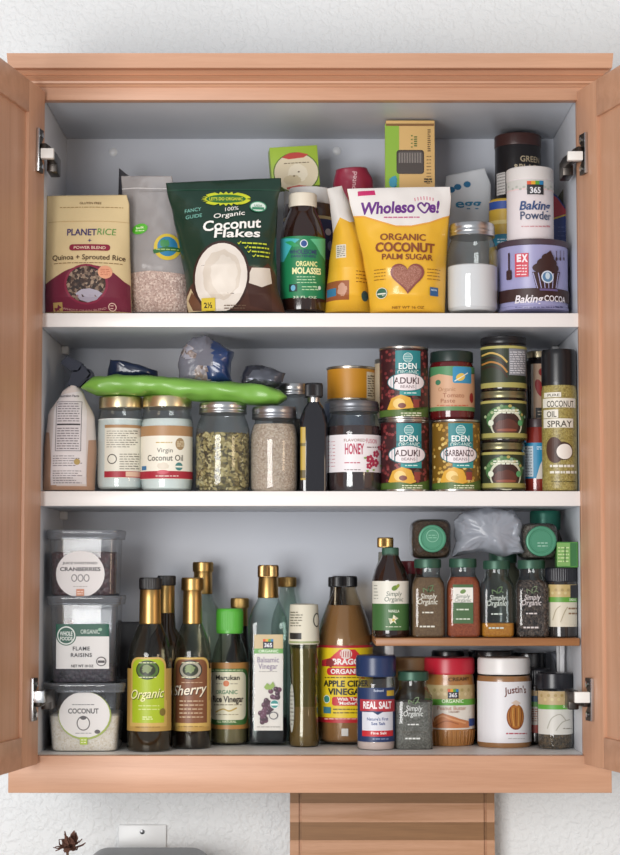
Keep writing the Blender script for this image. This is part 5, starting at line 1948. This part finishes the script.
def etched(col=PALE, word='', dx=0, net=True, panel=None, leaf='7a9a6a'):
    def f(a, it):
        c = it.cx
        y0 = it.ya
        if panel:
            a.rect(c - 10, y0 + 26, c + 10, y0 + 65, '3f6136')
            a.rect(c - 10, y0 + 29, c + 10, y0 + 44, 'e3e1d8')
            a.ell(c, y0 + 33, 3, 2, '6a8a4a', rot=.4)
            a.text('Simply', c, y0 + 37.5, 4, '5a6a58', 14, .0, .15)
            a.text('Organic', c, y0 + 41.5, 4, '5a6a58', 17, .0, .15)
            a.lines(c - 6.5, c + 6.5, y0 + 49.5, y0 + 52.5, 1, 'd3dcc8', 1.4)
            a.lines(c - 7, c + 7, y0 + 59, y0 + 62, 1, 'd3dcc8', 1.2)
            return
        a.curve([(c - 4, y0 + 33), (c - 4.5, y0 + 29.5), (c - .5, y0 + 31.5), (c, y0 + 33)], .8, leaf)
        a.curve([(c + .3, y0 + 33), (c + 1.2, y0 + 28), (c + 5.2, y0 + 26.5), (c + 4, y0 + 30.5), (c + .5, y0 + 33)], .9, leaf)
        a.curve([(c + 2, y0 + 33), (c + 4.5, y0 + 31), (c + 6.5, y0 + 32)], .8, leaf)
        a.text('Simply', c + 1, y0 + 37, 5.4, col, 16, .01, .15)
        a.text('Organic', c, y0 + 42.5, 5.4, col, 20, .01, .15)
        a.lines(c - 5.5, c + 5.5, y0 + 52, y0 + 55, 1, col, 1.4)
        if net: a.lines(c - 8, c + 8, y0 + 66, y0 + 69, 1, col, 1.6)
    return f
_sp = spice
def spice_at(label, x0, x1, ytop, fill, fy, art, ybot=637.5, zb=None, Yf=YR + .012, **k):
    def art2(a, it):
        it.ya = ytop - 0
        it.sy = 1
        art(a, it)
    return _sp(label, x0, x1, ytop, ybot, ZR if zb is None else zb, Yf, fill, fy, art2, **k)
c1 = spice_at('square spice jar full of brown ground spice on the riser, next to the vanilla bottle', 411, 444.5, 559, speck('cumin', ['7a5c40', '6a4e35', '8a6c4c'], 800, .8, .1), 572, etched('dcd8c8', 'CUMIN'))
c2 = spice_at('square spice jar of red ground spice with a green printed label on the riser', 446, 480, 558.5, speck('cayenne', ['a04a28', '8c3d20', 'b35a34'], 800, .8, .1), 572, etched('', 'CAYENNE', panel=True))
c3 = spice_at('square spice jar nearly empty, a layer of orange powder at its base', 480, 513.5, 560.5, speck('turmeric', ['c8801c', 'b87014', 'd6922c'], 800, .8, .1), 623, etched('c9d3c8', 'TURMERIC'))
c4 = spice_at('square spice jar full of dark coarse seeds on the riser', 514.5, 548.5, 560, speck('peppercorns', ['2c2422', '54443c', '3c302c', '6b5a50'], 330, .6, .8), 580, etched('d0c8c6', 'PEPPER', leaf='8a9a7a'))

# vanilla bottle and the bottle behind it
it = Item('vanilla_bottle', 'dark vanilla extract bottle with green and white label at the left end of the riser', 'bottle', 372, 409, 600, YR + .012, ZR)
hw = it.rp
it.spin('bottle', [(hw*.9, 637.5), (hw*.97, 636), (hw, 633), (hw, 582), (hw*.97, 577), (hw*.8, 568), (hw*.55, 560), (hw*.46, 556), (hw*.44, 553)], M('24130f', .1, coat=.7))
screw_lid(it, hw*.45, 547.5, 556.5, GREENCAP, (2, .0003), 'cap')
a = it.art_cyl()
a.rect(372.4, 581, 408.5, 630, '3f6a38')
a.rect(372.4, 581, 408.5, 603.5, 'e0ddd0')
a.ell(394, 588, 3.4, 2.4, '6a8a3c', rot=.5)
a.ell(397, 586, 2.4, 1.5, '8a9a3c', rot=.9)
a.text('Simply', 393.5, 593.5, 4.8, '4a5a4c', 16, .0, .15)
a.text('Organic', 393.5, 599, 4.8, '4a5a4c', 20, .0, .15)
a.text('VANILLA', 393, 611, 2.8, 'dbe3cf', 11, .02)
a.star(392.5, 620, 1.6, 5.2, 5, 'e6e3c8')
a.ell(392.5, 620, 1.4, 1.4, 'c9b45a')
a.lines(385, 400, 625.5, 628, 1, 'c9d3b8', .8)
a.lines(374, 378, 584, 600, 5, '8a8a80', .7)
a.build('label', it.root, a.mapper)
back_bottle_z = ZR
it = Item('extract_bottle', 'small bottle with brass cap just behind the vanilla extract', 'bottle', 373, 398, 600, YR + .085, ZR)
it.spin('bottle', [(11, 637), (12.5, 635), (12.5, 580), (11, 570), (7.5, 562), (7, 552)], glass('d3d0c4', edge='5f5c50'))
screw_lid(it, 8, 537.5, 547.5, BRASS, (2, .0003), 'cap')
it = Item('spice_jar', 'jar with a dark red lid between the vanilla bottle and the brown spice jar', 'jar', 396, 424, 600, YR + .085, ZR)
it.spin('jar', [(12, 637), (14, 635), (14, 577), (12.5, 573)], M('4a3428', .2, coat=.4))
screw_lid(it, 13, 561, 574, M('7a1f2a', .35))
it = Item('spice_jar', 'jar with a dark green lid behind the orange powder and dark seed jars', 'jar', 486, 520, 600, YR + .09, ZR)
it.spin('jar', [(15, 637), (17, 635), (17, 572), (13, 566), (13, 562)], M('5a5a4c', .2, coat=.4))
screw_lid(it, 14, 552.5, 563, GREENCAP)
# black lidded jar with cream label
it = Item('herb_jar', 'black lidded jar with cream and green label at the right end of the riser', 'jar', 549.5, 580.5, 600, YR + .012, ZR)
it.spin('jar', [(14, 637.5), (15.2, 636), (15.4, 633), (15.4, 582), (14.5, 580)], M('2c2826', .12, coat=.5))
screw_lid(it, 15.6, 567.5, 582, M('1c1d24', .32), (2, .0005))
a = it.art_cyl()
a.rect(550, 584.5, 580, 626.5, 'd6cdb8')
a.rect(550, 584.5, 580, 598, 'bfa76e')
for k in range(9): a.ell(552 + 3*k, 590 + 3*(k % 2), 1.5, 1.5, ('a8905a', 'cdbb88')[k % 2])
a.rect(550, 597, 580, 602, '5f9a38')
a.rect(572, 585, 580, 598, '2a2a2e')
a.text('ORGANIC', 575, 599.6, 2.4, 'e3f0d0', 10, .02)
a.lines(570, 579, 606, 616, 2, '8a6a4c', 1.6)
a.curve([(555, 620), (558, 610), (562, 606)], .7, 'a89a7c')
a.curve([(562, 622), (566, 612), (569, 607)], .7, 'a89a7c')
a.build('label', it.root, a.mapper)

# jars lying on the row of lids
def lying(label, cx, cy, rb, rl, Yf, zb, length, fillmat, lidtxt=False):
    """square jar on its side, lid towards the room"""
    X, Z = P(cx, cy, Yf)
    k = 1/(PX(cx+1, cy, Yf) - X)
    rb, rl = rb/k, rl/k
    t = thing('spice_jar', label, 'jar', (X, Yf, zb))
    Mx = Matrix.Translation((0, 0, rb)) @ Matrix.Rotation(-pi/2, 4, 'X') @ Matrix.Scale(1, 4)
    # profile along local depth: z -> +y
    def mk(part, prof, mat, n=80, knurl=None, sm=35):
        bm = bmesh.new()
        lathe(bm, prof, n, 0, knurl, Mx)
        bmesh.ops.recalc_face_normals(bm, faces=bm.faces[:])
        return new_obj(part, bm, mat, t, sm)
    L = length
    S = 5
    mk('jar', [(0, L), (rb*.9, L, S), (rb, L - .004, S), (rb, .030, S), (rb*.95, .022, 4), (rb*.8, .017, 3), (rl*.92, .013), (rl*.92, .008)], glass('e3e6e4', edge='6a706e'))
    mk('spice', [(0, L - .002), (rb*.86, L - .002, S), (rb*.955, L - .005, S), (rb*.955, .031, S), (rb*.88, .0235, 4), (0, .021)], fillmat)
    bm = bmesh.new()
    mk('lid', [(rl*.98, .0125, 2, 0), (rl, .012, 2, 1), (rl, .002, 2, 1), (rl*.985, .0006, 2, 0), (rl*.93, 0, 2, 0), (rl*.80, .0004, 2, 0), (rl*.77, .0012, 2, 0), (rl*.70, .0012, 2, 0), (rl*.68, .0006, 2, 0), (0, .0006)], M('478a6c', .4, .2), 96, (2, .0003))
    a = Art(lambda px, py: (PX(px, py, Yf) - X, PZ(px, py, Yf) - zb), k, 3)
    mpp = lambda u, v, o: (u, -o - .0001, v)
    if lidtxt:
        a.lines(cx - 4, cx + 6, cy - 1, cy + 5, 2, '9fc9b4', 1)
    else:
        a.ring(cx, cy, rl*k*.45, rl*k*.45, .6, '86bda0', '478a6c')
        a.lines(cx - 4, cx + 4, cy - 2, cy + 3, 2, '86bda0', .7)
    a.build('lid_marking', t, mpp, .01)
    return t
top_row = max(c1.top, c2.top, c3.top, c4.top)
zl1 = c1.top + .0005
l1 = lying('spice jar lying on its side, green lid outward, above the brown spice jar', 432.5, 536, 20, 13.8, YR + .02, zl1, .10, speck('dark_spice', ['5a4638', '4a382c', '6b5646'], 500, .8, .3))
l2 = lying('spice jar lying on its side, green lid outward, above the dark seed jar', 541.5, 542.5, 18.5, 15.2, YR + .02, c4.top + .0005, .10, speck('grey_spice', ['7a706a', '5c524c', '8f867e'], 420, .8, .4), True)
# standing jar behind, box
it = Item('spice_jar', 'jar with a teal green lid standing behind the lying jar on the right', 'jar', 528, 563, 560, YR + .13, ZR)
it.spin('jar', [(15, 637), (17, 635), (17, 540), (14, 532), (14, 528)], M('6a6660', .2, coat=.4))
screw_lid(it, 15, 511, 530, M('2f7a68', .38, .2), (2, .0004))
z_h = ZR + it.z(567.5)
hz = PZ(565, 567.5, YR+.02)
it = Item('tea_box', 'small green box standing on the black lidded herb jar', 'box', 556.5, 577, 555, YR + .012 + .006, hz, flat=.03)
bx('carton', it.root, M('4f8a3e', .45), -it.r, it.r, -.015, .015, 0, it.z(542), .001)
a = it.art_flat(-.015)
a.rect(557, 543, 570, 566, '7aa85a')
a.lines(558, 569, 546, 563, 5, 'c3d69a', 1.2)
a.rect(570.5, 543, 576.5, 566, '2f6a34')
a.stroke([(565, 547), (565, 562)], 1.2, '3f6a2c')
a.build('printed_front', it.root, a.mapper)

# clear plastic bag
crumple('plastic_bag', 'cloudy white plastic bag lying over the spice jar lids', 'plastic bag', [(453, 556), (456, 540), (452, 522), (462, 513), (480, 509), (500, 508), (516, 512), (521, 525), (520, 540), (524, 552), (505, 557), (480, 551)], YR + .06, .08, [film('c3c8d2', .42, .2)], 23, max(c2.top, c3.top) + .001, .009)

# ------------------------------------------------------------------ front row right
it = Item('salt_shaker', 'pink sea salt shaker jar with navy lid and navy label', 'shaker', 356, 396, 700, floorY(750.5), F0)
hw = it.rp
it.spin('jar', [(hw*.9, 749), (hw*.95, 747.5), (hw*.96, 744), (hw*.96, 690), (hw*.9, 682), (hw*.86, 678)], GL)
it.spin('salt', [(hw*.86, 748), (hw*.91, 746.5), (hw*.925, 743), (hw*.925, 690), (0, 689)], M('dcc3bb', .8))
screw_lid(it, hw*1.0, 655, 676, M('22355e', .32), (2, .00025))
a = it.art_cyl(it.r*.965)
a.rect(357.8, 687, 394.5, 741, '1f3560')
a.rect(386, 690, 393.5, 696, 'c9a832')
a.text("Redmond", 378, 690.5, 2.6, 'c9d3e6', 10, .01)
a.poly([(360, 699), (394, 699), (394, 711), (380, 711), (377, 714), (374, 711), (360, 711)], 'b3303c')
a.text('REAL SALT', 377, 705, 7, 'f0e9e9', 31, .035)
a.rect(362, 711.5, 392, 736, 'd9dbe3')
a.poly([(371, 711.3), (383, 711.3), (377, 715)], '22355e')
a.text("Nature's First", 377, 719, 3, '3f558a', 22, .02)
a.text('Sea Salt', 377.5, 723.5, 3, '3f558a', 14, .02)
a.rect(362, 730, 392, 736, 'c4262f')
a.text('Fine Salt', 378, 733, 2.6, 'f3ece6', 16, .02)
a.lines(372, 388, 737.8, 740, 1, '9ab0d3', .8)
a.build('label', it.root, a.mapper)

def art_sp(a, it):
    it.ya = 671
    etched('dfe2de', 'BLACK PEPPER', leaf='9ab58a')(a, it)
c5 = _sp('square spice jar with green lid, half empty, standing in front of the riser', 394, 432.5, 671, 749.5, F0, floorY(749.5), speck('grey_pepper', ['77736c', '5f5b55', '8f8b84'], 600, .8, .2), 700, art_sp)

it = Item('peanut_butter_jar', 'peanut butter jar with red lid in front of the riser', 'jar', 424.5, 474.5, 700, floorY(746.5), F0)
hw = it.rp
pb = [(hw*.80, 745.5), (hw*.90, 744), (hw*.95, 740), (hw*.98, 734), (hw, 727), (hw, 684), (hw*.97, 678), (hw*.94, 674), (hw*.94, 672)]
it.spin('jar', pb, M('a9753f', .3, coat=.5), n=64)
bm = bmesh.new()
screw_lid(it, hw*.995, 657, 673.5, M('c01f36', .35), (2, .0004))
a = it.art_cyl()
a.text('CREAMY', 458, 679, 3.6, '5a3a1c', 24, .02, 0, .03)
a.rect(425, 684, 474, 728, 'e3ddd2')
a.rect(425, 684, 474, 698, 'c0ab7c')
for k in range(15): a.ell(427 + 3.3*k, 690 + 4*(k % 2), 1.7, 1.7, ('a8955f', 'd0be92')[k % 2])
a.rect(425, 698, 474, 704, '5fa53c')
a.text('ORGANIC', 451, 701, 3.6, 'e3f0d0', 22, .02)
for k, c in enumerate(('d8562c', 'e0a52c', '5aa03c', '2f7fb0')): a.rect(446 + 2.6*k, 689, 448.6 + 2.6*k, 692, c)
a.rect(446, 692, 456.4, 698.5, '1e2030')
a.text('365', 451.2, 695, 4, 'e8e8ea', 8, .03)
a.text('Peanut Butter', 450, 708, 4, 'c49a86', 29, .01)
a.text('CREAMY', 452, 711.8, 2, 'a88a7a', 11, .01)
a.poly([(431, 727.5), (434, 717), (441, 713), (450, 716), (458, 719), (466, 721), (467, 727.5)], 'c07a4c')
a.curve([(433, 722), (440, 716), (449, 719), (463, 723)], 1.6, 'd6996a')
a.curve([(434, 726), (444, 721), (456, 724)], 1.2, 'a3623a')
a.ell(428.5, 722, 2.4, 2.4, '3f7a6a')
a.rect(466.5, 718, 472.5, 726, '2f4a86')
a.build('label', it.root, a.mapper)
# moulded flutes round the foot of the jar
bm = bmesh.new()
for k in range(36):
    th = 2*pi*k/36
    pts = []
    for y, f in ((729, 1.0), (734, .985), (739, .96), (743, .915)):
        r_ = hw*f/it.k
        pts.append((r_*cos(th), r_*sin(th), it.z(y)))
    tube(bm, pts, .0011, 6)
new_obj('flutes', bm, M('a06c38', .3, coat=.5), it.root, 60)

it = Item('almond_butter_jar', 'large white labelled almond butter jar with white lid in front of the riser', 'jar', 476.5, 531.5, 700, floorY(748), F0)
hw = it.rp
it.spin('jar', [(hw*.9, 747), (hw*.96, 745.5), (hw*.985, 742), (hw*.985, 684), (hw*.97, 678), (hw*.94, 675)], M('9a7048', .25, coat=.5), n=64)
screw_lid(it, hw*.945, 657, 673.5, M('e9e7e5', .35), (2, .0004))
a = it.art_cyl(it.r*.985)
a.rect(477.2, 680.5, 531, 741, 'e6e5e8')
a.text("Justin's", 514, 690.5, 7, '6a3226', 24, .02, .0, .04, 1.2)
a.ell(513, 717, 9.6, 12.6, '8a4a26')
a.ell(513, 716.5, 8.6, 11.4, 'b0702f')
for k in range(5): a.curve([(507.5 + 2.6*k, 708), (506.6 + 3*k, 716), (508.5 + 2.2*k, 726)], .9, ('7a3f1c', 'd3a054')[k % 2])
a.poly([(508, 703), (513, 700), (518, 703), (514, 706)], 'd9c4b4')
a.lines(503, 524, 732, 735, 1, 'b04a5a', 1.4)
a.lines(505, 522, 737.5, 739.5, 1, 'a8a4a6', .7)
a.build('label', it.root, a.mapper)

# dark jars under the riser
def herb(label, x0, x1, ytop, ybot, Yf, fill):
    it = Item('herb_jar', label, 'jar', x0, x1, 710, Yf, F0)
    hw = it.rp
    it.spin('jar', [(hw*.9, ybot - 1), (hw*.97, ybot - 2.5), (hw, ybot - 6), (hw, ytop + 20), (hw*.95, ytop + 17)], GL)
    it.spin('herb', [(hw*.86, ybot - 2), (hw*.93, ybot - 4), (hw*.95, ybot - 7), (hw*.95, ytop + 26), (0, ytop + 26)], fill)
    screw_lid(it, hw*1.0, ytop, ytop + 16, M('191b22', .3), (2, .0005))
    a = it.art_cyl()
    a.rect(x0 + .4, ytop + 18, x1 - .4, ytop + 61, 'd3d0c8')
    a.rect(x0 + .4, ytop + 18, x1 - .4, ytop + 32, 'bfa77c')
    for k in range(10): a.ell(x0 + 3 + 3.2*k, ytop + 23 + 4*(k % 2), 1.6, 1.6, ('a8905a', 'cdbb88')[k % 2])
    a.rect(x0 + .4, ytop + 31.5, x1 - .4, ytop + 36, '5fa53c')
    a.text('ORGANIC', x1 - 8, ytop + 33.8, 2.6, 'e3f0d0', 9, .02)
    a.curve([(x0 + 8, ytop + 56), (x0 + 12, ytop + 46), (x0 + 20, ytop + 42), (x0 + 26, ytop + 48)], .8, 'a8a496')
    a.curve([(x0 + 16, ytop + 58), (x0 + 22, ytop + 50), (x0 + 30, ytop + 47)], .8, 'a8a496')
    a.lines(x1 - 12, x1 - 3, ytop + 54.5, ytop + 57.5, 1, '8a8478', 1)
    a.build('label', it.root, a.mapper)
    return it
herb('round herb jar with black lid at the right end of the floor', 538, 573, 672.5, 749.5, floorY(749.5), speck('dried_herb', ['4a3a28', '6b553a', '33281c'], 300, .8, .5))
it = Item('herb_jar', 'dark jar with striped label between the almond butter and the front herb jar', 'jar', 521, 550, 700, .178, F0)
hw = it.rp
it.spin('jar', [(hw*.9, 742), (hw, 740), (hw, 686), (hw*.95, 684)], M('2c2622', .15, coat=.5))
screw_lid(it, hw*1.0, 668, 685, M('191b22', .3), (2, .0005))
a = it.art_cyl()
a.rect(521.4, 690, 549.6, 695, 'b59a6c')
a.rect(521.4, 695, 549.6, 701, '2a4a6a')
a.rect(521.4, 701, 549.6, 706, '5f9a48')
a.rect(521.4, 706, 549.6, 724, 'c9c2b8')
a.lines(525, 540, 708, 722, 6, 'a05a44', 1)
a.rect(521.4, 724, 549.6, 732, 'a33a2c')
a.build('label', it.root, a.mapper)
# big dark lids at the back under the riser
for x0, x1, yt, label in ((469, 516, 649.5, 'wide jar with glossy black lid behind the almond butter under the riser'),
                          (513, 546, 652, 'wide jar with glossy black lid at the back under the right half of the riser')):
    it = Item('storage_jar', label, 'jar', x0, x1, 690, .222 if x0 > 500 else .205, F0)
    hw = it.rp
    while it.z(yt) > ZR - F0 - THK - .005: yt += .25
    it.spin('jar', [(hw*.9, 740), (hw*.97, 738), (hw*.97, yt + 17), (hw*.9, yt + 15)], M('2a2a30', .2, coat=.5))
    screw_lid(it, hw, yt, yt + 16, M('16171c', .2, coat=.5), (2, .0004))
it = Item('storage_jar', 'jar with kraft brown lid behind the half empty spice jar under the riser', 'jar', 394, 430, 690, .185, F0)
hw = it.rp
it.spin('jar', [(hw*.9, 740), (hw*.97, 738), (hw*.97, 678), (hw*.9, 676)], M('5a4a3a', .3, coat=.3))
screw_lid(it, hw, 657, 677, M('8a6c48', .5))
it = Item('storage_jar', 'wide dark jar at the back behind the peanut butter under the riser', 'jar', 432, 464, 690, .232, F0)  # added filler that keeps the gap below the plank dark
hw = it.rp
yt = 650
while it.z(yt) > ZR - F0 - THK - .005: yt += .25
it.spin('jar', [(hw*.9, 740), (hw*.97, 738), (hw*.97, yt + 17), (hw*.9, yt + 15)], M('1c1c22', .3, coat=.3))
screw_lid(it, hw, yt, yt + 16, M('16171c', .3, coat=.3), (2, .0004))
# clear bag with a clip under the riser
crumple('clip_bag', 'clear bag hanging limp in the dark corner under the right end of the riser', 'plastic bag', [(551, 652), (560, 650), (574, 651), (576, 668), (574, 690), (566, 700), (557, 672)], .27, .03, [film('8f939e', .5, .15)], 31, None, .005)
t = thing('metal_clip', 'small silver clip on the clear bag under the right end of the riser', 'clip', (PX(565, 660, .245), .247, PZ(565, 672, .245)))
bm = bmesh.new()
for s in (-1, 1):
    pts = [(s*.003 + .006*sin(k*.5)*s, 0, .003*k) for k in range(8)]
    tube(bm, pts, .0014, 8)
new_obj('wire_jaw', bm, CHROME, t, 60)

bpy.data.objects.remove(_fo)
# things of one kind that stand together share a group phrase
GROUPS = {'bean_can': 'cans of beans on the middle shelf', 'spread_jar': 'stack of three small jars', 'plastic_tub': 'stack of clear tubs', 'sugar_pouch': 'yellow sugar pouches',
          'coconut_oil_jar': 'coconut oil jars', 'mason_jar': 'canning jars', 'spice_jar': 'spice jars with metal lids', 'vinegar_bottle': 'vinegar bottles on the cabinet floor',
          'herb_jar': 'black lidded herb jars', 'storage_jar': 'storage jars under the riser', 'tin_can': 'cans behind the honey and beans',
          'tea_box': 'small green boxes'}
for o in C.objects:
    if o.parent is None and o.get('category'):
        k = o.name.split('.')[0]
        if k in GROUPS: o['group'] = GROUPS[k]
